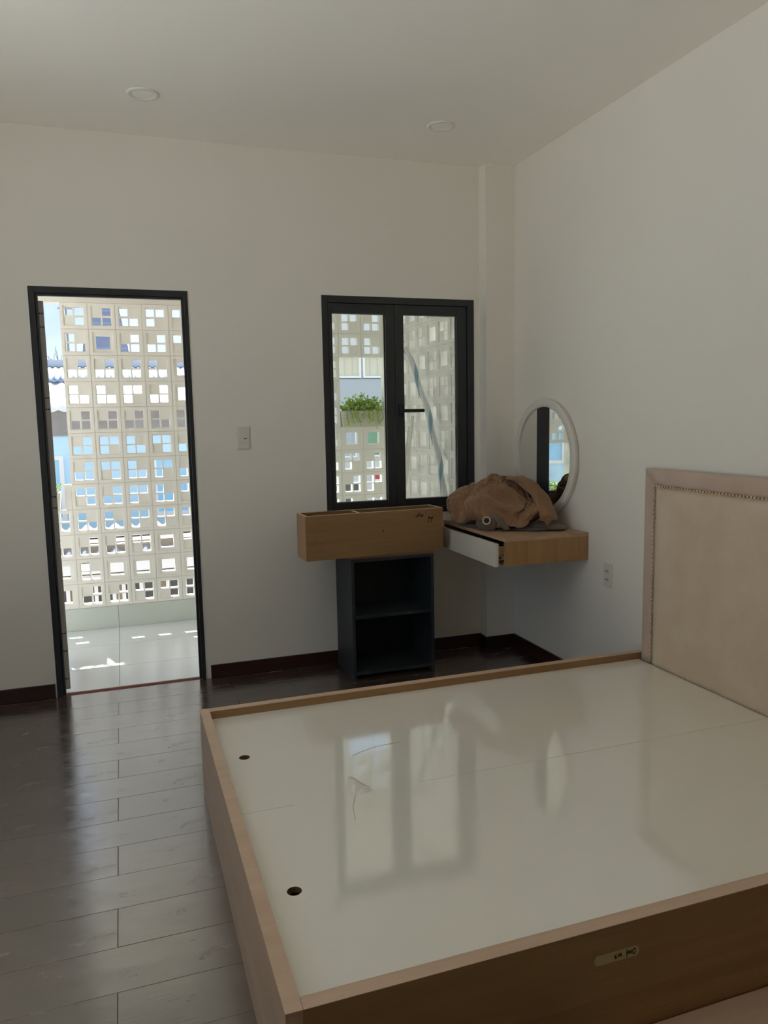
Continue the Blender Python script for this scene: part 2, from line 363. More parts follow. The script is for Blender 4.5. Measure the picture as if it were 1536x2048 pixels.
# ------------------------------------------------------------------ window 1 (casement)
win = struct_empty('window_1', ((WL+WR)/2, D, WBOT))
bm = bmesh.new(); frame_y(bm, WL, WR, WBOT, WTOP, 0.036, 0.045, 0.04, 0.04, D-0.006, D+0.06, 0.002); obj('frame', bm, 'metal', win)
bm = bmesh.new(); frame_y(bm, WL+0.036, WR-0.045, WBOT+0.04, WTOP-0.04, 0.008, 0.008, 0.008, 0.008, D+0.012, D+0.05, 0.001); obj('stop_bead', bm, 'metal', win)
MIDX = 1.597
def sash(x0, x1, gx0, gx1, gmat):
    z0, z1 = WBOT+0.042, WTOP-0.042
    bm = bmesh.new(); frame_y(bm, x0, x1, z0, z1, gx0-x0, x1-gx1, z1-2.105, 0.987-z0, D+0.002, D+0.046, 0.0025)
    s = obj('sash', bm, 'metal', win)
    obj('glass', bx(gx0-0.004, gx1+0.004, D+0.022, D+0.027, 0.983, 2.109), gmat, s)
    bm = bmesh.new(); frame_y(bm, gx0-0.006, gx1+0.006, 0.981, 2.111, 0.006, 0.006, 0.006, 0.006, D+0.014, D+0.034); obj('gasket', bm, 'slot', s)
    return s
sash(WL+0.038, MIDX-0.001, 1.211, 1.540, 'glass')
s2 = sash(MIDX+0.001, WR-0.047, 1.656, 2.009, 'dusty')
bm = bmesh.new(); box(bm, 1.616, 1.648, D-0.012, D+0.002, 1.495, 1.572, bev=0.003); cyl(bm, (1.632, D-0.012, 1.530), (1.632, D-0.045, 1.530), 0.011)
box(bm, 1.622, 1.765, D-0.056, D-0.040, 1.520, 1.541, bev=0.004); obj('handle', bm, 'slot', s2)
bm = bmesh.new(); frame_y(bm, WL-0.003, WR+0.003, WBOT-0.003, WTOP+0.003, 0.003, 0.003, 0.003, 0.003, D-0.002, D+0.004); obj('sealant_line', bm, 'sealant', win)

# added window: frame for the unseen left opening that lights the room
w2 = struct_empty('window_added_light', (XL, 1.9, LW[2]))
def frame_x(bm, y0, y1, z0, z1, w_, x0, x1):
    box(bm, x0, x1, y0, y0+w_, z0, z1); box(bm, x0, x1, y1-w_, y1, z0, z1); box(bm, x0, x1, y0+w_, y1-w_, z1-w_, z1); box(bm, x0, x1, y0+w_, y1-w_, z0, z0+w_)
bm = bmesh.new(); frame_x(bm, LW[0], LW[1], LW[2], LW[3], 0.045, XL-0.07, XL-0.02)
for k in (1, 2): 
    ym = LW[0] + (LW[1]-LW[0])*k/3; box(bm, XL-0.07, XL-0.02, ym-0.03, ym+0.03, LW[2]+0.045, LW[3]-0.045)
obj('frame', bm, 'metal', w2)

# ------------------------------------------------------------------ door 1
dr = struct_empty('door_1', ((DL+DR)/2, D, 0))
bm = bmesh.new(); frame_y(bm, DL, DR, 0, DT, 0.030, 0.022, 0.032, 0, D-0.008, D+0.06, 0.002); obj('frame', bm, 'metal', dr)
bm = bmesh.new(); frame_y(bm, DL+0.030, DR-0.022, 0, DT-0.032, 0.014, 0.014, 0.014, 0, D+0.004, D+0.03, 0.002); obj('stop_bead', bm, 'metal', dr)
bm = bmesh.new(); frame_y(bm, DL-0.005, DR+0.005, 0, DT+0.005, 0.005, 0.005, 0.005, 0, D-0.003, D+0.004); obj('sealant_line', bm, 'sealant', dr)
bm = bmesh.new(); box(bm, DL+0.03, DR-0.022, D+0.040, D+0.054, -0.02, 0.001, bev=0.002); obj('threshold', bm, 'threshold', dr)
obj('sill_stone', bx(DL, DR, D+0.0545, D+WT+0.0, -0.03, -0.012), 'tile', dr)
# open leaf, hinged on the left jamb and swung out onto the balcony
LFW = 0.71; LFT = 0.032
leaf = bpy.data.objects.new('door_leaf', None); C.objects.link(leaf); leaf.parent = dr; leaf.location = Vector((-0.374, D+0.055, 0.02)) - Vector(dr.location)
leaf.rotation_euler = (0, 0, math.radians(97))
def leafpart(name, bm, m, parent=leaf):
    me = mesh_of(bm, name); me.materials.append(MT[m]); o = bpy.data.objects.new(name, me); C.objects.link(o); o.parent = parent; return o
bm = bmesh.new(); frame_y(bm, 0, LFW, 0, 2.115, 0.075, 0.075, 0.075, 0.11, -LFT, 0, 0.002); st = leafpart('stile_frame', bm, 'leafedge')
leafpart('glass', bx(0.07, LFW-0.07, -LFT/2-0.003, -LFT/2+0.003, 0.1, 2.05), 'glass', st)
bm = bmesh.new()
for z in (0.06, 0.22, 0.32, 1.02, 1.08, 1.55, 1.61, 1.98, 2.05):
    cyl(bm, (-0.0015, -LFT/2-0.006, z), (0.002, -LFT/2-0.006, z), 0.0045, 10)
    cyl(bm, (-0.0015, -LFT/2+0.006, z), (0.002, -LFT/2+0.006, z), 0.0045, 10)
leafpart('edge_screws', bm, 'slot', st)
bm = bmesh.new(); box(bm, LFW-0.06, LFW-0.03, 0, 0.012, 0.98, 1.12, bev=0.002); cyl(bm, (LFW-0.045, 0.012, 1.05), (LFW-0.045, 0.045, 1.05), 0.009); box(bm, LFW-0.165, LFW-0.035, 0.038, 0.052, 1.042, 1.058, bev=0.003); leafpart('handle', bm, 'slot', st)

# ------------------------------------------------------------------ balcony
SY = 5.91                                   # inner face of the breeze-block screen
PXH, PZH = 0.1835, 0.1825; SX0 = -0.353; SZ0 = 0.145; BTH = 0.062
BX0, BX1 = SX0-6*PXH, SX0+13*PXH            # ends of the front screen
SIDEX = BX1 + 0.055
fb = struct('floor_balcony', bx(BX0-0.5, SIDEX+0.1, D+WT, SY+0.08, -0.16, ZB-0.010), 'grout')
xsb = [BX0-0.5, -1.285, -0.686, -0.087, 0.512, 1.111, 1.710, SIDEX]; ysb = [D+WT, 4.94, 5.44, SY]
for i in range(len(xsb)-1):
    for j in range(len(ysb)-1):
        obj('floor_tile', bx(xsb[i]+0.0012, xsb[i+1]-0.0012, ysb[j]+0.0012, ysb[j+1]-0.0012, ZB-0.010, ZB, bev=0.0008), 'tile', fb)
sk = struct('wall_balcony_kerb', bx(BX0-0.5, SIDEX+0.08, SY+0.008, SY+0.075, ZB, SZ0), 'extwall')
for i in range(len(xsb)-1):
    obj('kerb_tile', bx(xsb[i]+0.0012, xsb[i+1]-0.0012, SY, SY+0.008, ZB, SZ0-0.001, bev=0.0008), 'skirt', sk)
struct('ceiling_balcony', bx(BX0-0.5, SIDEX+0.12, D+WT, SY+0.1, 2.42, 2.54), 'extwall')
ZTOP = SZ0 + 12*PZH
bm = bmesh.new(); box(bm, BX0-0.5, SIDEX+0.075, SY, SY+0.075, ZTOP, 2.42); struct('trim_screen_beam', bm, 'extwall')

def block_mesh(solid):
    """solid = 0..3: the closed quarter (TL TR BL BR); 4: one large square opening; inner face at y=0, depth +y"""
    bm = bmesh.new(); W, H, T = PXH-0.003, PZH-0.003, BTH
    f_ = 0.021
    x0, x1, z0, z1 = -W/2, W/2, -H/2, H/2
    frame_y(bm, x0, x1, z0, z1, f_, f_, f_, f_, 0, T)
    ix0, ix1, iz0, iz1 = x0+f_, x1-f_, z0+f_, z1-f_
    r_ = 0.007
    if solid == 4:
        frame_y(bm, ix0, ix1, iz0, iz1, 0.022, 0.022, 0.022, 0.022, r_, T-r_)
    else:
        h = 0.058; iw = ix1-ix0; ih = iz1-iz0
        e = 0.006; c = iw-2*e-2*h; eh = 0.006; ch = ih-2*eh-2*h
        frame_y(bm, ix0, ix1, iz0, iz1, e, e, eh, eh, r_, T-r_)
        box(bm, ix0+e+h, ix0+e+h+c, r_, T-r_, iz0+eh, iz1-eh)
        box(bm, ix0+e, ix0+e+h, r_, T-r_, iz0+eh+h, iz0+eh+h+ch); box(bm, ix0+e+h+c, ix1-e, r_, T-r_, iz0+eh+h, iz0+eh+h+ch)
        qx = ix0+e if solid in (0, 2) else ix0+e+h+c; qz = iz0+eh if solid in (2, 3) else iz0+eh+h+ch
        box(bm, qx, qx+h, r_+0.001, T-r_-0.001, qz, qz+h)
    me = mesh_of(bm, 'breeze_block'); me.materials.append(MT['block']); return me
BM = [block_mesh(k) for k in range(5)]
# closed quarter per block, rows from the top down, columns 0..4 seen through the door
PAT = ['20132', '14002', '00014', '11304', '00011', '03120', '02130', '20312', '11332', '00242', '14444', '00221']
PATW = {0: '30', 1: '31', 5: '44', 6: '30', 7: '03', 8: '12'}
fs_ = struct_empty('wall_balcony_front', (0, SY, SZ0))
def hole_in(c, r):                            # r counts from the top row
    if c in (-1, -2, -3) and r <= 7: return True
    if c in (11, 12) and 2 <= r <= 4: return True
    if c in (7, 8) and 6 <= r <= 8: return True
    return False
for r in range(12):
    for c in range(-6, 13):
        if hole_in(c, r): continue
        if 0 <= c <= 4: k = int(PAT[r][c])
        elif c in (11, 12) and r in PATW: k = int(PATW[r][c-11])
        elif c == -1 and r in (10, 11): k = 4
        else: k = random.choice((0, 0, 1, 1, 2, 3, 3, 4))
        o = bpy.data.objects.new('breeze_block', BM[k]); C.objects.link(o); o.parent = fs_
        o.location = (SX0+(c+0.5)*PXH, random.uniform(-0.001, 0.001), (11-r+0.5)*PZH)
bm = bmesh.new()
def in_hole_x(c): return c in (-1, -2, -3)
for r in range(1, 12):                        # bed joints between two rows of blocks
    z = ZTOP - r*PZH
    for c in range(-6, 13):
        if hole_in(c, r) or hole_in(c, r-1): continue
        box(bm, SX0+c*PXH, SX0+(c+1)*PXH, SY+0.005, SY+BTH-0.005, z-0.0016, z+0.0016)
for c in range(-5, 13):
    x = SX0+c*PXH
    for r in range(12):
        if hole_in(c, r) or hole_in(c-1, r): continue
        box(bm, x-0.0016, x+0.0016, SY+0.005, SY+BTH-0.005, ZTOP-(r+1)*PZH, ZTOP-r*PZH)
mo = obj('mortar', bm, 'mortar', fs_); mo['kind'] = 'stuff'
struct('wall_balcony_post', bx(BX1, BX1+0.055, SY-0.004, SY+0.072, SZ0, ZTOP), 'extwall')
struct('wall_balcony_post_2', bx(BX0-0.10, BX0, SY-0.004, SY+0.072, SZ0, ZTOP), 'extwall')
struct('wall_balcony_post_3', bx(SX0+7*PXH-0.045, SX0+7*PXH-0.001, SY-0.03, SY-0.002, SZ0, ZTOP), 'extwall')
# infill beside the left planter
struct('wall_balcony_infill', bx(SX0-0.045, SX0-0.002, SY, SY+BTH, SZ0+4*PZH, SZ0+5*PZH), 'block')
# side screen at the right-hand end
ss = struct_empty('wall_balcony_side', (SIDEX, SY, SZ0))
NS = 7; PYS = (SY-(D+WT))/NS
for r in range(12):
    for c in range(NS):
        k = random.choice((0, 1, 2, 3, 4, 4, 4))
        o = bpy.data.objects.new('breeze_block', BM[k]); C.objects.link(o); o.parent = ss
        o.rotation_euler = (0, 0, -math.pi/2); o.scale = (PYS/PXH, 1, 1)
        o.location = (0, -(c+0.5)*PYS, (11-r+0.5)*PZH)
bm = bmesh.new()
for r in range(1, 12): box(bm, SIDEX+0.005, SIDEX+BTH-0.005, D+WT, SY, ZTOP-r*PZH-0.0016, ZTOP-r*PZH+0.0016)
for c in range(1, NS): box(bm, SIDEX+0.005, SIDEX+BTH-0.005, SY-c*PYS-0.0016, SY-c*PYS+0.0016, SZ0, ZTOP)
mo = obj('mortar', bm, 'mortar', ss); mo['kind'] = 'stuff'
struct('wall_balcony_side_kerb', bx(SIDEX, SIDEX+BTH, D+WT, SY, ZB, SZ0), 'skirt')
struct('trim_side_beam', bx(SIDEX, SIDEX+BTH, D+WT, SY, ZTOP, 2.42), 'extwall')

# unseen slab added to keep sun off the upper screen, and the wall above the screen
struct('ceiling_sun_blocker', bx(BX0-0.6, SIDEX+0.12, SY, 7.50, 2.95, 3.10), 'extwall')
struct('wall_balcony_upper', bx(BX0-0.5, SIDEX+0.12, SY, SY+0.1, 2.54, 2.95), 'extwall')
# unseen paving added to bounce sunlight up through the left opening
struct('floor_added_bounce', bx(-16, XL-0.1, -5.0, 4.3, -0.16, -0.02), 'tile')
# planters with trailing plants
def leaf_mesh():
    bm = bmesh.new(); L, W = 1.0, 0.62
    pts = [(0, 0, 0), (0.25, W*0.42, 0.05), (0.6, W*0.40, 0.03), (1, 0, -0.1), (0.6, -W*0.40, 0.03), (0.25, -W*0.42, 0.05)]
    vv = [bm.verts.new(p) for p in pts]; m1 = bm.verts.new((0.25, 0, -0.02)); m2 = bm.verts.new((0.6, 0, -0.05))
    for q in ((0, m1, 1), (1, m1, m2, 2), (2, m2, 3), (3, m2, 4), (4, m2, m1, 5), (5, m1, 0)):
        bm.faces.new([vv[i] if isinstance(i, int) else i for i in q])
    return bm
def planter(x0, x1, z0, label, plabel, ntuft, hh, seed, trail, spread=1.0):
    rnd = random.Random(seed); yc = SY+0.035
    t_ = thing('planter_box', label, 'planter', ((x0+x1)/2, yc, z0), 'planters set in the screen openings')
    bm = bmesh.new(); H = 0.128; ya, yb = yc-0.075, yc+0.075; tp = 0.012
    bot = [(x0+tp, ya+tp, z0), (x1-tp, ya+tp, z0), (x1-tp, yb-tp, z0), (x0+tp, yb-tp, z0)]
    top = [(x0, ya, z0+H), (x1, ya, z0+H), (x1, yb, z0+H), (x0, yb, z0+H)]; wv = 0.014
    inn = [(x0+wv, ya+wv, z0+H), (x1-wv, ya+wv, z0+H), (x1-wv, yb-wv, z0+H), (x0+wv, yb-wv, z0+H)]
    dn = [(p[0], p[1], z0+H-0.03) for p in inn]
    R = [[bm.verts.new(p) for p in ring] for ring in (bot, top, inn, dn)]
    for A, B in zip(R, R[1:]):
        for k in range(4): bm.faces.new((A[k], A[(k+1)%4], B[(k+1)%4], B[k]))
    bm.faces.new(R[0][::-1]); bm.faces.new(R[3])
    obj('tub', bm, 'planter', t_)
    obj('soil', bx(x0+wv, x1-wv, ya+wv, yb-wv, z0+H-0.03, z0+H-0.012), 'soil', t_)
    bm = bmesh.new(); box(bm, x0+0.004, x1-0.004, ya-0.004, ya, z0+H-0.016, z0+H-0.008); obj('rim_band', bm, 'mortar', t_)
    p_ = thing('trailing_plant', plabel, 'plant', ((x0+x1)/2, yc, z0+H-0.012), 'plants in the planters')
    sb, lb = bmesh.new(), bmesh.new(); lm = leaf_mesh(); lme = bpy.data.meshes.new('tmp'); lm.to_mesh(lme); lm.free()
    def leaf_at(p, size):
        d = Vector((rnd.uniform(-1, 1), rnd.uniform(-1, 1), rnd.uniform(-0.5, 0.9))).normalized()
        q = d.to_track_quat('X', 'Z') @ Matrix.Rotation(rnd.uniform(0, 6.28), 3, 'X').to_quaternion()
        mt = Matrix.Translation(p) @ q.to_matrix().to_4x4() @ Matrix.Diagonal((size, size, size, 1))
        n0 = len(lb.verts); lb.from_mesh(lme); lb.verts.ensure_lookup_table()
        bmesh.ops.transform(lb, matrix=mt, verts=lb.verts[n0:])
    for k in range(ntuft):
        bx_ = rnd.uniform(x0+0.03, x1-0.03); by = rnd.uniform(ya+0.02, yb-0.02); p = Vector((bx_, by, z0+H-0.014))
        hang = rnd.random() < trail
        hgt = hh*rnd.uniform(0.5, 1.0)*(0.75+0.5*math.exp(-((bx_-(x0+x1)/2)/0.12)**2))
        pts = [p.copy()]
        if hang:
            s = -1 if rnd.random() < 0.75 else 1; L = rnd.uniform(0.06, 0.16); ye = ya-0.022 if s < 0 else yb+0.022
            pts += [p+Vector((0, 0, 0.04)), Vector((bx_, ye, z0+H+0.02)), Vector((bx_+rnd.uniform(-.02, .02), ye, z0+H-L*0.5)), Vector((bx_+rnd.uniform(-.03, .03), ye, z0+H-L))]
        else:
            a = rnd.uniform(0, 6.28); sp = hgt*0.45*spread
            pts += [p+Vector((math.cos(a)*sp*0.3, math.sin(a)*sp*0.3, hgt*0.55)), p+Vector((math.cos(a)*sp, math.sin(a)*sp*0.8, hgt))]
        tube(sb, pts, [0.0022]*(len(pts)-1)+[0.001], 5)
        for A, B in zip(pts, pts[1:]):
            for q in range(5): leaf_at(A.lerp(B, rnd.random())+Vector((rnd.uniform(-.008, .008), rnd.uniform(-.006, .006), rnd.uniform(-.006, .008))), rnd.uniform(0.018, 0.034))
    obj('stems', sb, 'stem', p_); lo = obj('leaves', lb, 'leaf', p_); lo['kind'] = 'stuff'
    return t_, p_
planter(SX0+11*PXH+0.003, BX1-0.003, SZ0+7*PZH, 'weathered concrete planter box in screen opening outside the window', 'bushy green plant trailing over the planter outside the window', 80, 0.125, 3, 0.28)
planter(SX0-3*PXH+0.003, SX0-0.075, SZ0+4*PZH, 'concrete planter box in screen opening outside the doorway', 'yellow-green leafy plant in the planter outside the doorway', 40, 0.10, 5, 0.15)

planter(SX0+7*PXH+0.003, SX0+9*PXH-0.003, SZ0+3*PZH, 'concrete planter box in the low screen opening between doorway and window', 'low green plant in the planter between doorway and window', 30, 0.10, 9, 0.15)
# rolled tarp and poles standing in the balcony corner
t_ = thing('rolled_tarp', 'long rolled white tarp with blue spiral band leaning on balcony screen', 'tarp', (2.005, 4.66, ZB))
P0, P1, P2 = Vector((1.985, 4.62, ZB)), Vector((2.045, 4.73, 0.98)), Vector((1.968, 5.22, 1.985))
def bez(t): return P0*(1-t)**2 + (P1*2-(P0+P2)*0.5)*2*t*(1-t) + P2*t*t
bm = bmesh.new(); n = 60; tube(bm, [bez(i/n) for i in range(n+1)], [0.019+0.003*math.sin(i*0.7) for i in range(n+1)], 12); roll = obj('roll', bm, 'tarpw', t_)
bm = bmesh.new()                               # spiral band
prev = None
for i in range(n*4+1):
    tt = i/(n*4); c = bez(tt); d = (bez(min(1, tt+0.01))-bez(max(0, tt-0.01))).normalized(); a = d.orthogonal().normalized(); b_ = d.cross(a)
    th = tt*math.pi*2*6.2; row_ = []
    for k in range(6):
        an = th + (k-2.5)*0.30; row_.append(bm.verts.new(c+(a*math.cos(an)+b_*math.sin(an))*0.0235))
    if prev:
        for k in range(5): bm.faces.new((prev[k], prev[k+1], row_[k+1], row_[k]))
    prev = row_
obj('spiral_band', bm, 'tarpb', t_)
for k, (a, b_, rr) in enumerate((((1.86, 5.32, ZB), (2.06, 5.34, 1.50), 0.012), ((1.86, 5.40, ZB), (2.06, 5.42, 1.42), 0.009), ((1.84, 5.48, ZB), (2.06, 5.50, 1.66), 0.012))):
    bm = bmesh.new(); tube(bm, [a, b_], rr, 12)
    tag(obj('plastic_pole', bm, 'pvc'), ('thin white plastic pole leaning on the side screen behind the blue-banded tarp', 'thinnest white plastic pole leaning between two thicker ones', 'longest white plastic pole leaning on the side screen by the tarp')[k], 'pole', 'white poles in the balcony corner')

# ------------------------------------------------------------------ outside: street and houses across it
GZ = -3.6
struct('ground', bx(-40, 40, -30, 60, GZ-0.1, GZ), 'asphalt')
def corrug(bm, x0, x1, ya, za, yb, zb, pitch, amp, thick=0.012):
    """wavy sheet, waves run up the slope"""
    n = int((x1-x0)/pitch*8); rows = []
    for (yy_, zz, dz) in ((ya, za, 0), (yb, zb, 0), (yb, zb, -thick), (ya, za, -thick)):
        rows.append([bm.verts.new((x0+(x1-x0)*i/n, yy_, zz+dz+amp*math.sin(2*math.pi*i/8))) for i in range(n+1)])
    for q in range(4):
        A, B = rows[q], rows[(q+1) % 4]
        for i in range(n): 
            f = bm.faces.new((A[i], A[i+1], B[i+1], B[i])); f.smooth = True
def window_unit(par, x0, x1, z0, z1, y, fw, fm, pm, nx=1, nz=1, depth=0.06):
    bm = bmesh.new(); frame_y(bm, x0, x1, z0, z1, fw, fw, fw, fw, y-depth, y)
    for i in range(1, nx): xm = x0+(x1-x0)*i/nx; box(bm, xm-fw/2, xm+fw/2, y-depth, y, z0+fw, z1-fw)
    w_ = obj('window', bm, fm, par)
    for i in range(nx):
        obj('pane', bx(x0+(x1-x0)*i/nx+fw*0.4, x0+(x1-x0)*(i+1)/nx-fw*0.4, y-depth*0.4, y-0.002, z0+fw*0.5, z1-fw*0.5), pm, w_)
    return w_
# blue house
h = thing('blue_house', 'sky-blue rendered house with white window surrounds under a pale sheet roof', 'building', (-2.3, 15, GZ))
obj('wall', bx(-7.2, 2.6, 14, 16.6, GZ, 1.29), 'bluewall', h)
obj('parapet', bx(-7.2, 2.6, 13.96, 14.2, 1.29, 1.70), 'concrete', h)
bm = bmesh.new(); corrug(bm, -7.2, 2.6, 13.9, 1.71, 15.3, 2.26, 0.20, 0.016); obj('pale_roof_sheet', bm, 'zinc', h)
bm = bmesh.new(); corrug(bm, -7.2, 1.5, 15.2, 2.27, 16.6, 2.62, 0.11, 0.013); rb = obj('upper_roof_sheet', bm, 'blueroof', h)
obj('ridge', bx(-7.2, 1.5, 16.55, 16.75, 2.60, 2.74), 'greypanel', h)
for (a, b_) in ((-2.05, -0.93), (-4.1, -2.6), (0.5, 1.7)):
    window_unit(h, a, b_, -0.15 if a > -3 else 0.47, 0.955 if a > -3 else 1.24, 14.0, 0.07, 'white', 'paneblue', nx=2)
obj('band', bx(-7.2, 2.6, 13.93, 14.0, -0.75, -0.62), 'white', h)
# slate roofed house behind
h = thing('slate_roofed_house', 'white house with a blue-grey tiled hip roof behind the blue house', 'building', (-0.3, 22, GZ))
obj('wall', bx(-0.62, 0.2, 20.2, 23.5, GZ, 3.05), 'white', h)
bm = bmesh.new()
nst = 9
for k in range(nst):                          # courses of tiles stepping up the hip
    f0, f1 = k/nst, (k+1)/nst; z_0 = 3.0+2.9*f0; z_1 = 3.0+2.9*f1
    def ring(f, z): return [(-0.78+0.45*f, 20.0+1.7*f, z), (0.36-0.45*f, 20.0+1.7*f, z), (0.36-0.45*f, 23.7-1.7*f, z), (-0.78+0.45*f, 23.7-1.7*f, z)]
    A = [bm.verts.new(p) for p in ring(f0, z_0)]; B = [bm.verts.new(p) for p in ring(f1+0.02, z_1)]; A2 = [bm.verts.new((p[0], p[1], p[2]-0.05)) for p in ring(f0, z_0)]
    for q in range(4): bm.faces.new((A[q], A[(q+1)%4], B[(q+1)%4], B[q])); bm.faces.new((A2[q], A2[(q+1)%4], A[(q+1)%4], A[q]))
obj('hip_roof', bm, 'tileroof', h)
# low house in front with barrel sheet roof
h = thing('low_house', 'low brown-walled house with wavy grey roof and white window bars', 'building', (0.2, 12, GZ))
obj('wall', bx(-2.6, 2.4, 11.25, 12.6, GZ, -0.16), 'brick', h)
bm = bmesh.new(); corrug(bm, -2.8, 2.6, 10.95, -0.33, 12.3, -0.06, 0.20, 0.035); obj('wavy_roof', bm, 'fibre', h)
obj('fascia', bx(-2.8, 2.6, 11.0, 11.05, -0.55, -0.40), 'white', h)
for k in range(8):
    x0 = -2.5 + k*0.6; window_unit(h, x0, x0+0.52, -1.25, -0.60, 11.25, 0.05, 'white', 'darkpane', nx=2)
    window_unit(h, x0, x0+0.52, -2.3, -1.45, 11.25, 0.05, 'white', 'brick' if k % 3 else 'darkpane', nx=2)
# grey house seen through the window
h = thing('grey_house', 'pale grey house with beige louvred windows across the street', 'building', (5.5, 15, GZ))
obj('wall', bx(2.9, 10, 14.05, 17, GZ, 4.2), 'greywall', h)
obj('lower_panel', bx(3.0, 7.0, 13.98, 14.05, 1.60, 2.22), 'greypanel', h)
for (a, b_) in ((3.60, 4.36), (4.40, 5.16), (5.2, 5.96), (6.0, 6.76)):
    w_ = window_unit(h, a, b_, 2.24, 2.66, 14.05, 0.035, 'white', 'louvre', nx=1, depth=0.09)
    for k in range(1, 5): obj('slat', bx(a+(b_-a)*k/5-0.006, a+(b_-a)*k/5+0.006, 14.0, 14.03, 2.28, 2.62), 'greywall', w_)
for (a, b_, c_, d_, m_) in ((3.7, 4.25, 0.75, 1.45, 'greypanel'), (4.38, 4.75, 0.75, 1.45, 'green'), (4.55, 4.78, 0.28, 0.52, 'red'), (3.9, 4.3, -0.4, 0.3, 'darkpane'), (4.95, 5.5, 0.75, 1.45, 'darkpane')):
    window_unit(h, a, b_, c_, d_, 14.05, 0.03, 'white', m_)
# overhead cables
for k, (za, zb) in enumerate(((0.95, 0.70), (0.62, 0.50), (0.45, 0.52), (0.30, 0.10))):
    bm = bmesh.new(); yw = 8.6+0.15*k
    tube(bm, [(-9+18*i/24, yw, za+(zb-za)*i/24-0.25*(1-((i-12)/12)**2)) for i in range(25)], 0.011, 6)
    tag(obj('overhead_cable', bm, 'cable'), ('uppermost sagging black cable strung across the street', 'second highest black cable strung across the street', 'black street cable just above the lowest one', 'lowest sagging black cable strung across the street')[k], 'cable', 'street cables')
t_ = thing('utility_pole', 'slim concrete utility pole with crossarm above the roofs', 'pole', (-1.29, 24.5, GZ))
bm = bmesh.new(); cyl(bm, (-1.29, 24.5, GZ), (-1.29, 24.5, 5.15), 0.06, 12, 0.035); obj('pole', bm, 'concrete', t_)
bm = bmesh.new(); box(bm, -1.50, -1.08, 24.42, 24.47, 4.78, 4.83); obj('crossarm', bm, 'concrete', t_)
t_ = thing('bare_tree', 'thin bare-branched tree rising behind the blue roof', 'tree', (-1.35, 19.0, GZ))
bm = bmesh.new(); tube(bm, [(-1.35, 19.0, GZ), (-1.30, 19.0, 0), (-1.30, 19.05, 2.5)], [0.10, 0.08, 0.05], 8); obj('trunk', bm, 'bark', t_)
bm = bmesh.new(); lb = bmesh.new(); rnd = random.Random(11)
for k in range(34):
    p = Vector((-1.30, 19.05, rnd.uniform(1.9, 2.5))); pts = [p]
    d = Vector((rnd.uniform(-1, 1), rnd.uniform(-0.6, 0.6), rnd.uniform(0.4, 1.3))).normalized()
    for s in range(4): d = (d+Vector((rnd.uniform(-.4, .4), rnd.uniform(-.4, .4), rnd.uniform(-.1, .3)))).normalized(); p = p+d*0.20; pts.append(p)
    tube(bm, pts, [0.016, 0.012, 0.009, 0.006, 0.003], 5)
obj('branches', bm, 'bark', t_)

# ------------------------------------------------------------------ bed
HB, XF, YF, YN, RT = 0.345, 0.238, 3.033, 1.352, 0.036
PZ = 0.312                                    # top of the white panels
XB = XR - 0.013
bed = thing('bed_frame', 'low oak bed base without mattress showing glossy white deck panels', 'bed', ((XF+XR)/2, (YF+YN)/2, 0))
def rail(name, m, x0, x1, y0, y1, z0, z1, edge=True):
    o = obj(name, bx(x0, x1, y0, y1, z0, z1-0.0012, bev=0.0008), m, bed)
    obj('edge_band', bx(x0, x1, y0, y1, z1-0.0012, z1), 'edge', o)
    return o
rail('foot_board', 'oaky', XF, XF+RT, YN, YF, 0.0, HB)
rail('side_board', 'oakx_shaded', XF+RT+0.0008, XB, YF-RT, YF, 0.03, HB)
rn = rail('side_board', 'oakx_shaded', XF+RT+0.0008, XB, YN, YN+RT, 0.03, HB)
# deck panels with finger holes
def deck(x0, x1, y0, y1, hx, hy, hr, z0, z1):
    bm = bmesh.new(); n = 24; s = 0.05
    sq = []; ci = []
    for i in range(n):
        a = 2*math.pi*(i+0.5)/n; c, s_ = math.cos(a), math.sin(a); k = s/max(abs(c), abs(s_)); sq.append((hx+c*k, hy+s_*k)); ci.append((hx+c*hr, hy+s_*hr))
    # snap square corners
    top = {}
    def vt(p, z): 
        key = (round(p[0], 5), round(p[1], 5), z)
        if key not in top: top[key] = bm.verts.new((p[0], p[1], z))
        return top[key]
    corners = [(hx+s, hy+s), (hx-s, hy+s), (hx-s, hy-s), (hx+s, hy-s)]
    for z in (z1, z0):
        for i in range(n):
            j = (i+1) % n; poly = [vt(ci[i], z), vt(sq[i], z)]
            a1, a2 = 2*math.pi*(i+0.5)/n, 2*math.pi*(i+1.5)/n
            for q in range(4):
                ac = math.pi/4+q*math.pi/2
                for ac_ in (ac, ac+2*math.pi):
                    if a1+1e-6 < ac_ < a2-1e-6: poly.append(vt(corners[q], z))
            poly += [vt(sq[j], z), vt(ci[j], z)]
            bm.faces.new(poly)
        xs = [x0, hx-s, hx+s, x1]; ys = [y0, hy-s, hy+s, y1]
        for i in range(3):
            for j in range(3):
                if i == 1 and j == 1: continue
                bm.faces.new([vt((xs[i], ys[j]), z), vt((xs[i+1], ys[j]), z), vt((xs[i+1], ys[j+1]), z), vt((xs[i], ys[j+1]), z)])
    for i in range(n):
        f = bm.faces.new([vt(ci[i], z1), vt(ci[(i+1) % n], z1), vt(ci[(i+1) % n], z0), vt(ci[i], z0)]); f.material_index = 1
    for (a, b_) in (((x0, y0), (x1, y0)), ((x1, y0), (x1, y1)), ((x1, y1), (x0, y1)), ((x0, y1), (x0, y0))):
        bm.faces.new([bm.verts.new((*a, z0)), bm.verts.new((*b_, z0)), bm.verts.new((*b_, z1)), bm.verts.new((*a, z1))])
    return bm
SEAM = 2.2085; XD = 2.307
obj('deck_panel', deck(XF+RT, XD, SEAM+0.0009, YF-RT, 0.349, 2.601, 0.019, PZ-0.017, PZ), ['panel', 'cutedge'], bed)
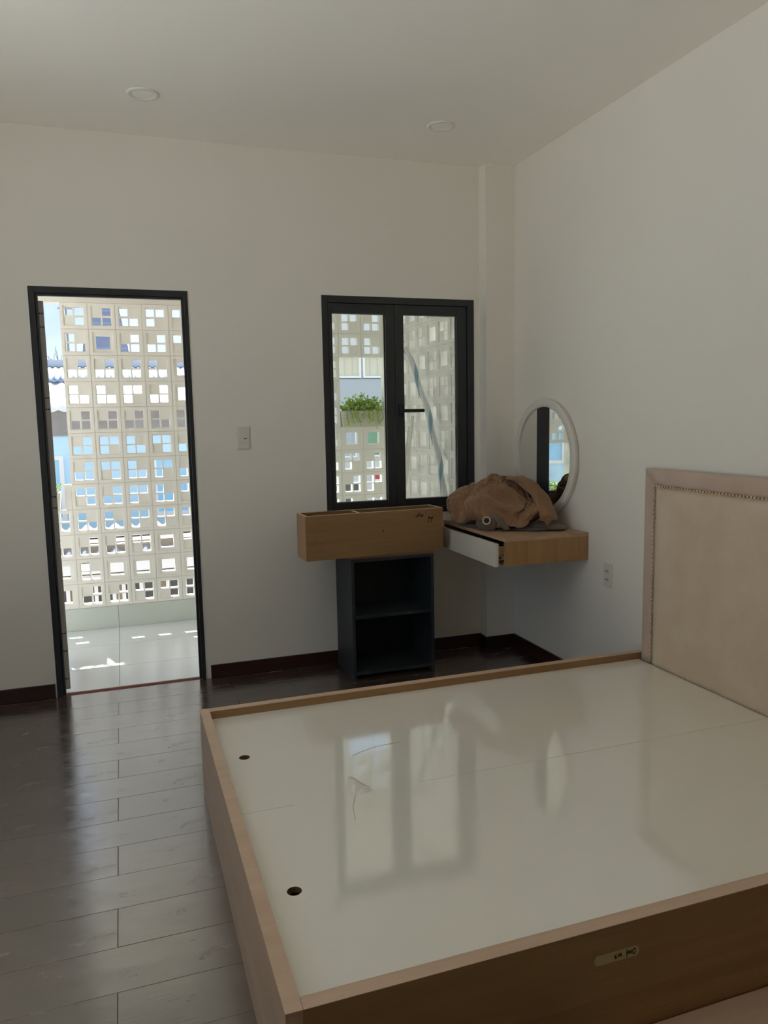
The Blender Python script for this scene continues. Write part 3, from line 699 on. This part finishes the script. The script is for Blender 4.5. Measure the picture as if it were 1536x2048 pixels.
obj('deck_panel', deck(XF+RT, XD, YN+RT, SEAM-0.0009, 0.349, 1.781, 0.019, PZ-0.017, PZ), ['panel', 'cutedge'], bed)
obj('deck_support', bx(XF+RT, XD, SEAM-0.02, SEAM+0.02, 0.0, PZ-0.0175), 'oakx_shaded', bed)
obj('base_board', bx(XF+RT, XD, YN+RT, YF-RT, 0.0, 0.02), 'cutedge', bed)
fm = bmesh.new(); n = 60                      # clear film over the seam, rucked up at one end
Gf = []
for i in range(n+1):
    x = 0.44+(0.85-0.44)*i/n; colv = []
    for j in range(9):
        yv = SEAM-0.010+0.020*j/8; bump_ = math.exp(-((x-0.655)/0.030)**2)
        yv += bump_*(j/8)*0.11
        hz = 0.0003+bump_*0.012*abs(noise.noise((x*42, yv*30, 0.3)))*math.sin(math.pi*min(1, j/8*1.02))
        colv.append(fm.verts.new((x, yv, PZ+hz)))
    Gf.append(colv)
for i in range(n):
    for j in range(8):
        f = fm.faces.new((Gf[i][j], Gf[i+1][j], Gf[i+1][j+1], Gf[i][j+1])); f.smooth = True
deck_far = [o for o in bpy.data.objects if o.name.startswith('deck_panel')][0]
obj('seam_film', fm, 'panel', deck_far)
# label strip and writing on the near side board
def strokes(name, paths, org, ux, uz, nrm, wdt, mat, parent):
    """pen strokes: each path is a list of (u,v) in metres on a plane, drawn as thin raised ribbons"""
    bm = bmesh.new(); ux, uz, nrm = Vector(ux), Vector(uz), Vector(nrm)
    for p in paths:
        pts = [Vector(org)+ux*u+uz*v+nrm*0.0004 for u, v in p]
        for A, B in zip(pts, pts[1:]):
            d = (B-A).normalized(); s = d.cross(nrm)*wdt/2; e = d*wdt*0.4
            lo = [bm.verts.new(q) for q in (A-s-e, A+s-e, B+s+e, B-s+e)]; hi = [bm.verts.new(v.co+nrm*0.0003) for v in lo]
            bm.faces.new(hi); bm.faces.new(lo[::-1])
            for k in range(4): bm.faces.new((lo[k], lo[(k+1) % 4], hi[(k+1) % 4], hi[k]))
    return obj(name, bm, mat, parent)

for pth in ([(0.0, 0.0), (0.03, 0.018), (0.077, 0.036), (0.13, 0.046), (0.196, 0.049)], [(0.108, 0.103), (0.112, 0.105)], [(-0.07, -0.27), (-0.10, -0.34), (-0.115, -0.42)]):
    strokes('scuff_mark', [pth], (0.708, 2.473, PZ), (1, 0, 0), (0, 1, 0), (0, 0, 1), 0.0011, 'scuff', deck_far)
# ------------------------------------------------------------------ headboard
XH = 2.312; HY0, HY1, HZ0, HZ1 = YN+RT+0.001, YF-RT-0.001, PZ+0.001, 1.234
hb = thing('headboard', 'beige upholstered headboard with nailhead border fixed behind the bed', 'headboard', (XH, (HY0+HY1)/2, HZ0))
def cushion_x(name, y0, y1, z0, z1, xf, xb, puff, mat, edge=0.02, ny=40, nz=24):
    """soft panel facing -x"""
    bm = bmesh.new(); G = []
    for i in range(ny+1):
        col = []
        for j in range(nz+1):
            yv = y0+(y1-y0)*i/ny; zv = z0+(z1-z0)*j/nz
            dd = min(yv-y0, y1-yv, zv-z0 if z0 > HZ0+0.01 else 9, z1-zv); k = min(1, max(0, dd)/edge); k = math.sqrt(1-(1-k)**2)
            wob = noise.noise((yv*6, zv*6, 3.1))*0.0008
            col.append(bm.verts.new((xf+puff*(1-k)+wob*k, yv, zv)))
        G.append(col)
    for i in range(ny):
        for j in range(nz):
            f = bm.faces.new((G[i][j], G[i+1][j], G[i+1][j+1], G[i][j+1])); f.smooth = True
    rim = [G[i][0] for i in range(ny+1)] + [G[ny][j] for j in range(1, nz+1)] + [G[i][nz] for i in range(ny-1, -1, -1)] + [G[0][j] for j in range(nz-1, 0, -1)]
    bk = [bm.verts.new((xb, v.co.y, v.co.z)) for v in rim]
    for k in range(len(rim)): bm.faces.new((rim[k], rim[(k+1) % len(rim)], bk[(k+1) % len(rim)], bk[k]))
    bm.faces.new(bk)
    return obj(name, bm, mat, hb)
BW = 0.078
obj('backing_board', bx(XH+0.02, XR-0.002, HY0+0.003, HY1-0.003, HZ0, HZ1-0.003), 'lining', hb)
cushion_x('centre_panel', HY0+BW+0.004, HY1-BW-0.004, HZ0, HZ1-BW-0.004, XH-0.004, XH+0.022, 0.010, 'linen', 0.018, 60, 40)
# mitred border as three strips
def border(name, pts, mat):
    bm = bmesh.new(); n = 24; m_ = 8; (o1, o2, i1, i2) = [Vector(p) for p in pts]; G = []
    for a in range(n+1):
        col = []
        for b_ in range(m_+1):
            p = o1.lerp(o2, a/n).lerp(i1.lerp(i2, a/n), b_/m_); s = math.sin(math.pi*b_/m_)**0.5
            col.append(bm.verts.new((XH+0.010-0.012*s, p.y, p.z)))
        G.append(col)
    for a in range(n):
        for b_ in range(m_):
            f = bm.faces.new((G[a][b_], G[a+1][b_], G[a+1][b_+1], G[a][b_+1])); f.smooth = True
    rim = [G[a][0] for a in range(n+1)] + [G[n][b_] for b_ in range(1, m_+1)] + [G[a][m_] for a in range(n-1, -1, -1)] + [G[0][b_] for b_ in range(m_-1, 0, -1)]
    bk = [bm.verts.new((XH+0.024, v.co.y, v.co.z)) for v in rim]
    for k in range(len(rim)): bm.faces.new((rim[k], rim[(k+1) % len(rim)], bk[(k+1) % len(rim)], bk[k]))
    bm.faces.new(bk)
    obj(name, bm, mat, hb)
border('border_strip', ((0, HY1, HZ0), (0, HY1, HZ1), (0, HY1-BW, HZ0), (0, HY1-BW, HZ1-BW)), 'velvet')
border('border_strip', ((0, HY1, HZ1), (0, HY0, HZ1), (0, HY1-BW, HZ1-BW), (0, HY0+BW, HZ1-BW)), 'velvet')
border('border_strip', ((0, HY0, HZ0), (0, HY0, HZ1), (0, HY0+BW, HZ0), (0, HY0+BW, HZ1-BW)), 'velvet')
bm = bmesh.new()
def nail(bm, y_, z_):
    bmesh.ops.create_icosphere(bm, subdivisions=1, radius=0.0066, matrix=Matrix.Translation((XH-0.003, y_, z_)) @ Matrix.Diagonal((0.75, 1, 1, 1)))
ny_ = int((HY1-HY0-2*BW)/0.0185)
for k in range(ny_+1): nail(bm, HY0+BW+(HY1-HY0-2*BW)*k/ny_, HZ1-BW)
for k in range(1, int((HZ1-BW-HZ0)/0.0205)):
    nail(bm, HY0+BW, HZ1-BW-k*0.0205); nail(bm, HY1-BW, HZ1-BW-k*0.0205)
for f in bm.faces: f.smooth = True
o = obj('nailhead_trim', bm, 'nail', hb); o['kind'] = 'stuff'

# loose board on the floor at the near side of the bed
bd = thing('loose_board', 'pale oak board lying flat on the floor along the bed side', 'board', (1.6, 1.14, 0))
obj('board', bx(0.95, 2.33, 0.94, YN-0.004, 0.036, 0.072, bev=0.001), 'edge', bd)
obj('batten', bx(1.0, 1.05, 0.96, YN-0.02, 0.0, 0.0358), 'oaky', bd); obj('batten', bx(2.2, 2.25, 0.96, YN-0.02, 0.0, 0.0358), 'oaky', bd)

# tape on near side board with handwriting (upside-down)
tp = thing('tape_label', 'strip of masking tape with black handwriting on bed side board', 'label', (1.05, YN-0.0005, 0.24))
bm = bmesh.new(); n = 14; pts = []
TX0, TX1, TZ = 0.940, 1.060, 0.268
for k in range(n+1):
    a = math.pi/2+math.pi*k/n; pts.append((TX0+0.010+math.cos(a)*0.010, TZ+math.sin(a)*0.0125))
pts += [(TX1-0.006, TZ-0.0125), (TX1, TZ-0.004), (TX1-0.002, TZ+0.006), (TX1-0.008, TZ+0.0125)]
A = [bm.verts.new((p[0], YN-0.0004, p[1])) for p in pts]; B = [bm.verts.new((p[0], YN-0.0001, p[1])) for p in pts]
bm.faces.new(A); bm.faces.new(B[::-1])
for k in range(len(A)): bm.faces.new((A[k], A[(k+1) % len(A)], B[(k+1) % len(A)], B[k]))
obj('strip', bm, 'tape', tp)
S_ = 0.001
tw = [[(0, 2), (7, -4), (2, -5), (5, 4)], [(10, -3), (12, 3), (15, -3), (18, 4), (20, -4)], [(34, 9), (34, -9)], [(34, 5), (37, -2), (40, 5), (42, -3), (44, 4)], [(47, -4), (47, 4)], [(55, 7), (50, 4), (50, -4), (54, -7), (57, -2), (57, 6), (53, 8)]]
strokes('handwriting', [[(u*S_, v*S_) for u, v in p] for p in tw], (0.992, YN-0.0004, TZ), (1, 0, 0), (0, 0, 1), (0, -1, 0), 0.0018, 'ink', tp)

# ------------------------------------------------------------------ dark shelf cabinet and oak box
CX0, CX1, CY0, CY1, CZ1 = 1.187, 1.690, 4.075, 4.405, 0.716
cb = thing('shelf_cabinet', 'charcoal two-tier open shelf cabinet standing under the window', 'cabinet', ((CX0+CX1)/2, (CY0+CY1)/2, 0))
T = 0.018
obj('side_panel', bx(CX0, CX0+T, CY0, CY1, 0, CZ1-0.014, bev=0.0008), 'cabinet', cb); obj('side_panel', bx(CX1-T, CX1, CY0, CY1, 0, CZ1-0.014, bev=0.0008), 'cabinet', cb)
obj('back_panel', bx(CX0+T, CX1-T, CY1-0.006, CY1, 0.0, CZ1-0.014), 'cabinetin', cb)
obj('shelf', bx(CX0+T, CX1-T, CY0+0.004, CY1-0.006, 0.352, 0.370, bev=0.0008), 'cabinet', cb)
obj('bottom_panel', bx(CX0+T, CX1-T, CY0+0.002, CY1-0.006, 0.022, 0.040, bev=0.0008), 'cabinet', cb)
obj('top_panel', bx(CX0+T, CX1-T, CY0+0.002, CY1-0.006, CZ1-0.034, CZ1-0.015, bev=0.0008), 'cabinet', cb)
obj('top_board', bx(CX0, CX1-0.004, CY0-0.004, CY1, CZ1-0.0138, CZ1, bev=0.0008), 'brownedge', cb)
# oak drawer box standing on it
b0 = CZ1+0.0005
ob = thing('drawer_box', 'open oak drawer box with one divider set across the dark cabinet', 'box', (1.34, 4.17, b0))
ob_rot = math.radians(2.2)
BXW, BXD, BXH, BT_ = 0.826, 0.185, 0.249, 0.015
ob.location = (0.926, 4.045, b0); ob.rotation_euler = (0, 0, ob_rot)
def lp(name, bm, m_, parent=ob):
    me = mesh_of(bm, name); me.materials.append(MT[m_]); o = bpy.data.objects.new(name, me); C.objects.link(o); o.parent = parent; return o
def board(name, m_, *a):
    x0, x1, y0_, y1_, z0, z1 = a
    o = lp(name, bx(x0, x1, y0_, y1_, z0, z1-0.001, bev=0.0006), m_); lp('edge_band', bx(x0, x1, y0_, y1_, z1-0.001, z1), 'edge', o); return o
bf = board('front_board', 'oakx_shaded', 0, BXW, 0, BT_, 0, BXH)
board('back_board', 'oakx_shaded', 0, BXW, BXD-BT_, BXD, 0, BXH)
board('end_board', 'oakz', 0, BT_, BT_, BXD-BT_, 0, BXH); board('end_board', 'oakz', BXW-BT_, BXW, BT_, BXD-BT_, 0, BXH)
board('divider', 'oakz', 0.318, 0.318+BT_, BT_, BXD-BT_, 0.012, BXH-0.004)
lp('bottom_board', bx(BT_, BXW-BT_, BT_, BXD-BT_, 0.004, 0.012), 'oakx_shaded')
def strokes_local(name, paths, u0, v0, wdt, parent, s=0.001):
    bm = bmesh.new()
    for p in paths:
        pts = [(u0+a*s, v0+b_*s) for a, b_ in p]
        for (ax, az), (bx2, bz) in zip(pts, pts[1:]):
            d = Vector((bx2-ax, 0, bz-az)); d.normalize(); sd_ = Vector((-d.z, 0, d.x))*wdt/2; e = d*wdt*0.4
            A = Vector((ax, -0.0002, az)); B = Vector((bx2, -0.0002, bz))
            lo = [bm.verts.new(q) for q in (A-sd_-e, A+sd_-e, B+sd_+e, B-sd_+e)]; hi = [bm.verts.new(v.co+Vector((0, -0.0003, 0))) for v in lo]
            bm.faces.new(hi); bm.faces.new(lo[::-1])
            for k in range(4): bm.faces.new((lo[k], lo[(k+1) % 4], hi[(k+1) % 4], hi[k]))
    return lp(name, bm, 'ink', parent)
L1 = [[(3, 8), (0, 0), (0, -4), (8, -3), (14, -1)], [(12, 4), (18, 8), (22, 12), (24, 17), (17, 16), (13, 10), (20, 6)], [(12, 1), (22, 3)], [(29, -5), (29, 3), (34, 8), (40, 6), (41, 0), (35, -2), (30, 1)], [(36, 10), (35, -5)], [(41, 2), (48, 5)]]
L2 = [[(6, 12), (9, 2), (6, -8), (4, -18)], [(2, -16), (6, -22)], [(9, 4), (13, 8), (17, 2), (12, -3), (9, 1)], [(18, 6), (24, -2), (28, 4), (26, -8)], [(36, 10), (30, -2), (24, -14), (22, -22)], [(14, 0), (36, 0)]]
strokes_local('handwriting', L1, 0.655, 0.208, 0.0035, bf); strokes_local('handwriting', L2, 0.727, 0.192, 0.0035, bf)
strokes_local('pencil_mark', [[(0, 0), (6, 3), (12, -1)], [(4, -6), (8, 5)]], 0.448, 0.138, 0.0025, bf)

# ------------------------------------------------------------------ wall vanity with drawer
VX0, VY0, VY1, VZ0, VZ1 = 1.858, 3.508, PY-0.013, 0.709, 0.856
vn = thing('wall_vanity', 'wall-hung oak vanity shelf with a white drawer left ajar', 'vanity', (2.1, 3.9, VZ0))
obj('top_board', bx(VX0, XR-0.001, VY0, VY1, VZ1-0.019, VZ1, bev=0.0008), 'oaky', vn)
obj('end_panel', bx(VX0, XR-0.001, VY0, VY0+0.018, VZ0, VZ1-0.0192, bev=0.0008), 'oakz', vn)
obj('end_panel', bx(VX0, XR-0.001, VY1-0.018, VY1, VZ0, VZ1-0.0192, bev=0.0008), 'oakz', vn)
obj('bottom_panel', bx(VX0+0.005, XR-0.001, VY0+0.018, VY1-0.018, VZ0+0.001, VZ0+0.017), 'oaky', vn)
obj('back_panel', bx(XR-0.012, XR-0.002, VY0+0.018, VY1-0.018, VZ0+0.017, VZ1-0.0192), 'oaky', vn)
OPN = 0.032
dw = obj('drawer', bx(VX0-OPN-0.014, VX0-OPN+0.004, VY0+0.022, VY1-0.022, VZ0-0.004, VZ1-0.028, bev=0.0012), 'whitegloss', vn)
bm = bmesh.new()
box(bm, VX0-OPN+0.004, VX0+0.42, VY0+0.032, VY0+0.046, VZ0+0.03, VZ1-0.045); box(bm, VX0-OPN+0.004, VX0+0.42, VY1-0.046, VY1-0.032, VZ0+0.03, VZ1-0.045)
box(bm, VX0-OPN+0.004, VX0+0.42, VY0+0.046, VY1-0.046, VZ0+0.03, VZ0+0.036); box(bm, VX0+0.406, VX0+0.42, VY0+0.046, VY1-0.046, VZ0+0.036, VZ1-0.045)
obj('drawer_tray', bm, 'oaky', dw)
bm = bmesh.new(); box(bm, VX0-OPN+0.006, VX0+0.40, VY0+0.020, VY0+0.031, VZ0+0.032, VZ0+0.055); obj('slide', bm, 'steel', dw)
cyl_bm = bmesh.new(); cyl(cyl_bm, (VX0-OPN+0.012, VY0+0.019, VZ0+0.044), (VX0-OPN+0.012, VY0+0.0315, VZ0+0.044), 0.008, 14); obj('slide_roller', cyl_bm, 'slot', dw)

# ------------------------------------------------------------------ round mirror
MC = Vector((XR, 3.945, 1.243)); MR = 0.340
mr_ = thing('round_mirror', 'round wall mirror in a thick white frame above the vanity', 'mirror', (XR-0.001, MC.y, MC.z))
bm = bmesh.new(); ax = (-1, 0, 0)
lathe(bm, [(MR, 0.002), (MR, 0.027), (MR-0.003, 0.031), (MR-0.043, 0.031), (MR-0.046, 0.028), (MR-0.046, 0.020), (MR-0.06, 0.020), (MR-0.06, 0.002)], MC, ax, 72); obj('frame', bm, 'mirrorframe', mr_)
bm = bmesh.new(); n = 72
f = bm.faces.new([bm.verts.new(MC+Vector((-0.0215, math.cos(2*math.pi*k/n)*(MR-0.047), math.sin(2*math.pi*k/n)*(MR-0.047)))) for k in range(n)])
r_ = bmesh.ops.extrude_face_region(bm, geom=[f]); bmesh.ops.translate(bm, verts=[v for v in r_['geom'] if isinstance(v, bmesh.types.BMVert)], vec=(0.0012, 0, 0))
obj('glass', bm, 'mirror', mr_)

# ------------------------------------------------------------------ switch, outlet, downlights
sw = thing('light_switch', 'white single rocker switch plate on the wall beside the door', 'switch', (0.666, D, 1.39))
obj('plate', bx(0.631, 0.702, D-0.008, D-0.0005, 1.328, 1.454, bev=0.003), 'plastic', sw)
obj('rocker', bx(0.643, 0.690, D-0.0105, D-0.008, 1.365, 1.42, bev=0.001), 'plastic', sw)
obj('indicator', bx(0.668, 0.684, D-0.0115, D-0.0105, 1.386, 1.390), 'slot', sw)
ol = thing('power_outlet', 'white double socket plate low on the wall beside the headboard', 'outlet', (XR, 3.325, 0.655))
obj('plate', bx(XR-0.008, XR-0.0005, 3.290, 3.360, 0.594, 0.716, bev=0.003), 'plastic', ol)
for zc in (0.678, 0.634):
    bm = bmesh.new(); cyl(bm, (XR-0.0105, 3.325, zc), (XR-0.008, 3.325, zc), 0.016, 24); so = obj('socket', bm, 'plastic', ol)
    for dy in (-0.007, 0.007): obj('slot', bx(XR-0.0112, XR-0.0105, 3.325+dy-0.0022, 3.325+dy+0.0022, zc-0.005, zc+0.005), 'slot', so)
for k, (x, y_, lab) in enumerate(((0.188, 3.878, 'round recessed ceiling downlight above the doorway'), (1.669, 3.862, 'round recessed ceiling downlight above the window'))):
    dl = thing('downlight', lab, 'downlight', (x, y_, ZC), 'recessed ceiling downlights')
    bm = bmesh.new(); lathe(bm, [(0.074, 0.0005), (0.074, 0.004), (0.070, 0.007), (0.054, 0.006), (0.050, 0.002), (0.050, 0.0005)], (x, y_, ZC), (0, 0, -1), 40); obj('trim_ring', bm, 'lightring', dl)
    bm = bmesh.new(); cyl(bm, (x, y_, ZC-0.0036), (x, y_, ZC-0.0006), 0.0502, 40); obj('diffuser', bm, 'lightface', dl)

# ------------------------------------------------------------------ heap of curtains on the vanity

ch = thing('curtain_heap', 'crumpled heap of brown curtains with grey lining on the vanity', 'curtains', (2.05, 3.93, VZ1))
def catmull(P, t):
    n = len(P)-1; i = min(int(t*n), n-1); f = t*n-i
    p0, p1, p2, p3 = P[max(i-1, 0)], P[i], P[i+1], P[min(i+2, n)]
    return 0.5*((2*p1)+(p2-p0)*f+(2*p0-5*p1+4*p2-p3)*f*f+(3*p1-p0-3*p2+p3)*f**3)
def lobe(bm, spine, rz, rd, amp=0.12, seed=0.0, nu=22, nv=16, ends=(0.35, 0.35)):
    """a puffed fold of cloth swept along a spine; rz = half heights, rd = half depth"""
    P = [Vector(p) for p in spine]; rings = []
    for i in range(nu+1):
        t = i/nu; c = catmull(P, t); d = (catmull(P, min(1, t+0.02))-catmull(P, max(0, t-0.02))).normalized()
        side = Vector((0, 0, 1)).cross(d); side = side.normalized() if side.length > 0.2 else Vector((0.7, 0.7, 0)).normalized()
        upv = d.cross(side).normalized()
        if upv.z < 0: upv = -upv
        e = 1.0
        if t < 0.22: e = ends[0]+(1-ends[0])*math.sin(t/0.22*math.pi/2)
        if t > 0.78: e = ends[1]+(1-ends[1])*math.sin((1-t)/0.22*math.pi/2)
        k = min(int(t*(len(rz)-1)), len(rz)-2); f = t*(len(rz)-1)-k; h_ = rz[k]*(1-f)+rz[k+1]*f
        ring_ = []
        for j in range(nv):
            a = 2*math.pi*j/nv; ca, sa = math.cos(a), math.sin(a)
            q = Vector((t*4+seed*7.3, ca*1.3+seed, sa*1.3)); kk = 1 + amp*(2.2*abs(noise.noise(q))-0.55)
            p = c + upv*(sa*h_*e*kk) + side*(ca*rd*e*kk)
            p.z = max(p.z, VZ1+0.001); p.x = min(p.x, XR-0.05); p.y = min(p.y, PY-0.03); ring_.append(bm.verts.new(p))
        rings.append(ring_)
    for A, B in zip(rings, rings[1:]):
        for j in range(nv):
            f = bm.faces.new((A[j], A[(j+1) % nv], B[(j+1) % nv], B[j])); f.smooth = True
    bm.faces.new(rings[0][::-1]); bm.faces.new(rings[-1])
def add_collider(o):
    o.modifiers.new('collision', 'COLLISION'); o.collision.thickness_outer = 0.004; o.collision.cloth_friction = 25; o.collision.damping = 0.5; return o
def collider(name, x0, x1, y0, y1, z0, z1):
    o = bpy.data.objects.new(name, mesh_of(bx(x0, x1, y0, y1, z0, z1), name)); C.objects.link(o); return add_collider(o)
# inner folds: the bulk of the heap
cl = bmesh.new()
lobe(cl, [(1.845, 4.17, 0.965), (1.880, 4.14, 1.005), (1.93, 4.11, 1.025), (2.02, 4.07, 1.02)], [0.035, 0.045, 0.04], 0.06, seed=1)
lobe(cl, [(1.86, 4.13, 0.92), (1.90, 4.06, 0.92), (1.96, 4.00, 0.92)], [0.04, 0.045, 0.04], 0.05, seed=2)
lobe(cl, [(1.985, 4.09, 1.06), (2.05, 4.02, 1.085), (2.13, 3.96, 1.085), (2.19, 3.91, 1.05)], [0.035, 0.045, 0.04], 0.065, seed=3)
lobe(cl, [(1.99, 3.97, 0.96), (2.06, 3.90, 0.95), (2.13, 3.82, 0.94), (2.20, 3.77, 0.92)], [0.04, 0.055, 0.05], 0.05, seed=4)
lobe(cl, [(1.95, 4.12, 0.95), (2.06, 4.04, 0.97), (2.16, 3.92, 0.96), (2.24, 3.81, 0.93)], [0.07, 0.085, 0.07], 0.07, seed=5)
core = obj('inner_fold', cl, 'curtain', ch)
CREASES = [[(0.30, 0.04), (0.38, 0.30), (0.34, 0.55), (0.42, 0.80)], [(0.34, 0.55), (0.14, 0.62)], [(0.42, 0.80), (0.62, 0.62), (0.80, 0.66), (0.93, 0.52)], [(0.62, 0.62), (0.58, 0.36), (0.66, 0.12)], [(0.80, 0.66), (0.84, 0.90)]]
def drape(NU, NV, slack, A, B, width, zf, amp, waves, frames, seed):
    """settle a slack sheet over the heap with the cloth solver; returns points and faces"""
    cols = [collider('c1', 1.70, 2.5, 3.3, 4.5, 0.7, VZ1), collider('c2', 2.312, 2.5, 3.3, 4.5, 0.8, 1.8), collider('c3', 1.5, 2.5, PY-0.012, 4.5, 0.8, 1.8)]
    A, B = Vector(A), Vector(B); ax = B-A; d = ax.normalized(); sd_ = Vector((d.y, -d.x, 0))
    if sd_.x > 0: sd_ = -sd_
    start = []; pins = set()
    for pl in CREASES:                        # seams where the heap is tucked in
        for (a, b_) in zip(pl, pl[1:]):
            for q in range(9): pins.add(int(round((a[0]+(b_[0]-a[0])*q/9)*NU))*(NV+1)+int(round((a[1]+(b_[1]-a[1])*q/9)*NV)))
    for i in range(NU+1):
        u = i/NU
        for j in range(NV+1):
            v = j/NV
            uu, vv_ = 2*u-1, 2*v-1                        # square to rounded outline
            p = A+ax*(0.5+0.5*uu*math.sqrt(1-0.35*vv_*vv_))+sd_*(0.5*vv_*math.sqrt(1-0.35*uu*uu)*width)
            hgt = zf*math.sin(math.pi*min(1, max(0, u*0.9+0.05)))**0.6*(math.sin(math.pi*v)**0.6)
            q = Vector((u*waves+seed, v*waves*0.6, seed))
            p += Vector((0.03*noise.noise(q*1.3), 0.03*noise.noise(q*1.3+Vector((7, 3, 1))), VZ1+0.03+hgt+amp*(noise.noise(q)+0.5*noise.noise(q*2.1))))
            if i*(NV+1)+j in pins: p = p+(Vector((2.06, 4.0, 0.93))-p)*0.16
            p.z = max(p.z, VZ1+0.010); p.x = min(p.x, 2.30); p.y = min(p.y, PY-0.03); start.append(p)
    faces = [(i*(NV+1)+j, (i+1)*(NV+1)+j, (i+1)*(NV+1)+j+1, i*(NV+1)+j+1) for i in range(NU) for j in range(NV)]
    me = bpy.data.meshes.new('sim'); me.from_pydata(start, [], faces); o = bpy.data.objects.new('sim', me); C.objects.link(o)
    vg = o.vertex_groups.new(name='hem')
    vg.add([i*(NV+1)+j for i in range(NU+1) for j in range(NV+1) if i in (0, NU) or j in (0, NV)] + sorted(pins), 1.0, 'REPLACE')
    m_ = o.modifiers.new('cloth', 'CLOTH'); st_ = m_.settings; st_.shrink_min = -slack; st_.vertex_group_mass = 'hem'
    st_.quality = 6; st_.mass = 0.4; st_.tension_stiffness = 12; st_.compression_stiffness = 12; st_.shear_stiffness = 4; st_.bending_stiffness = 2.0; st_.air_damping = 2
    st_.tension_damping = 8; st_.compression_damping = 8; st_.shear_damping = 8; st_.bending_damping = 0.8
    cs = m_.collision_settings; cs.use_self_collision = True; cs.self_distance_min = 0.005; cs.distance_min = 0.005; cs.collision_quality = 3; cs.self_friction = 8
    m_.point_cache.frame_end = 60
    for f in range(1, frames+1): scene.frame_set(f)
    ev = o.evaluated_get(bpy.context.evaluated_depsgraph_get()); mm = ev.to_mesh(); co = [v.co.copy() for v in mm.vertices]; ev.to_mesh_clear()
    for q in [o]+cols:
        md = q.data; bpy.data.objects.remove(q, do_unlink=True); bpy.data.meshes.remove(md)
    scene.frame_set(1)
    return co, faces
def cloth_part(name, res, m1, m2):
    co, faces = res; off = Vector(ch.location)
    me = bpy.data.meshes.new(name); me.from_pydata([c-off for c in co], [], faces)
    for p in me.polygons: p.use_smooth = True
    me.materials.append(MT[m1]); me.materials.append(MT[m2])
    o = bpy.data.objects.new(name, me); C.objects.link(o); o.parent = ch
    md = o.modifiers.new('thickness', 'SOLIDIFY'); md.thickness = 0.0025; md.material_offset = 1; md.material_offset_rim = 1; md.offset = 1
    md = o.modifiers.new('smooth', 'SUBSURF'); md.levels = 1; md.render_levels = 1
    return o
add_collider(core)
bpy.context.view_layer.update()
top = drape(92, 66, 0.46, (1.885, 4.205, 0), (2.225, 3.735, 0), 0.36, 0.225, 0.03, 3.4, 15, 0.4)
core.modifiers.clear()
cloth_part('fabric', top, 'lining', 'curtain')
st = bmesh.new()
lobe(st, [(2.070, 3.905, 1.135), (2.125, 3.845, 1.132), (2.165, 3.785, 1.095), (2.190, 3.725, 1.035), (2.200, 3.682, 0.975), (2.203, 3.660, 0.925), (2.198, 3.652, 0.872)], [0.014, 0.024, 0.028, 0.029, 0.026, 0.012], 0.052, 0.30, 8.0, nu=60, nv=22, ends=(0.3, 0.15))
lobe(st, [(1.93, 3.965, 1.035), (1.945, 3.95, 1.050), (1.965, 3.94, 1.046), (1.975, 3.935, 1.03)], [0.008, 0.010, 0.008], 0.014, 0.1, 9.5)
obj('folded_hem', st, 'curtain', ch)
ln = bmesh.new()
lobe(ln, [(1.872, 3.875, 0.893), (1.905, 3.822, 0.897), (1.945, 3.775, 0.885)], [0.036, 0.044, 0.028], 0.022, 0.10, 10.0, nu=30)
lobe(ln, [(2.15, 3.77, 0.872), (2.213, 3.715, 0.876), (2.256, 3.665, 0.876), (2.292, 3.625, 0.864)], [0.018, 0.024, 0.020, 0.006], 0.060, 0.12, 11.0, nu=30, ends=(0.5, 0.2))
lobe(ln, [(1.870, 4.08, 0.862), (1.895, 4.02, 0.862), (1.945, 3.930, 0.862), (2.015, 3.825, 0.862), (2.124, 3.735, 0.864), (2.20, 3.665, 0.864)], [0.007, 0.010, 0.008, 0.010, 0.010, 0.007], 0.055, 0.35, 13.0, nu=70, nv=24)
lobe(ln, [(1.930, 3.805, 0.952), (1.955, 3.770, 0.915), (1.975, 3.738, 0.883), (1.990, 3.716, 0.868)], [0.010, 0.015, 0.014, 0.008], 0.018, 0.15, 14.0, nu=30)
obj('lining_fold', ln, 'lining', ch)
bm = bmesh.new(); rc = Vector((1.890, 3.788, 0.915)); nrm = Vector((-0.55, -0.82, 0.10)).normalized()
lathe(bm, [(0.024, -0.006), (0.024, 0.002), (0.0215, 0.004), (0.016, 0.003), (0.015, 0.0), (0.016, -0.006)], rc, nrm, 32); obj('grommet', bm, 'ring', ch)
bm = bmesh.new(); cyl(bm, rc-nrm*0.006, rc-nrm*0.0005, 0.0155, 24); obj('grommet_hole', bm, 'slot', ch)
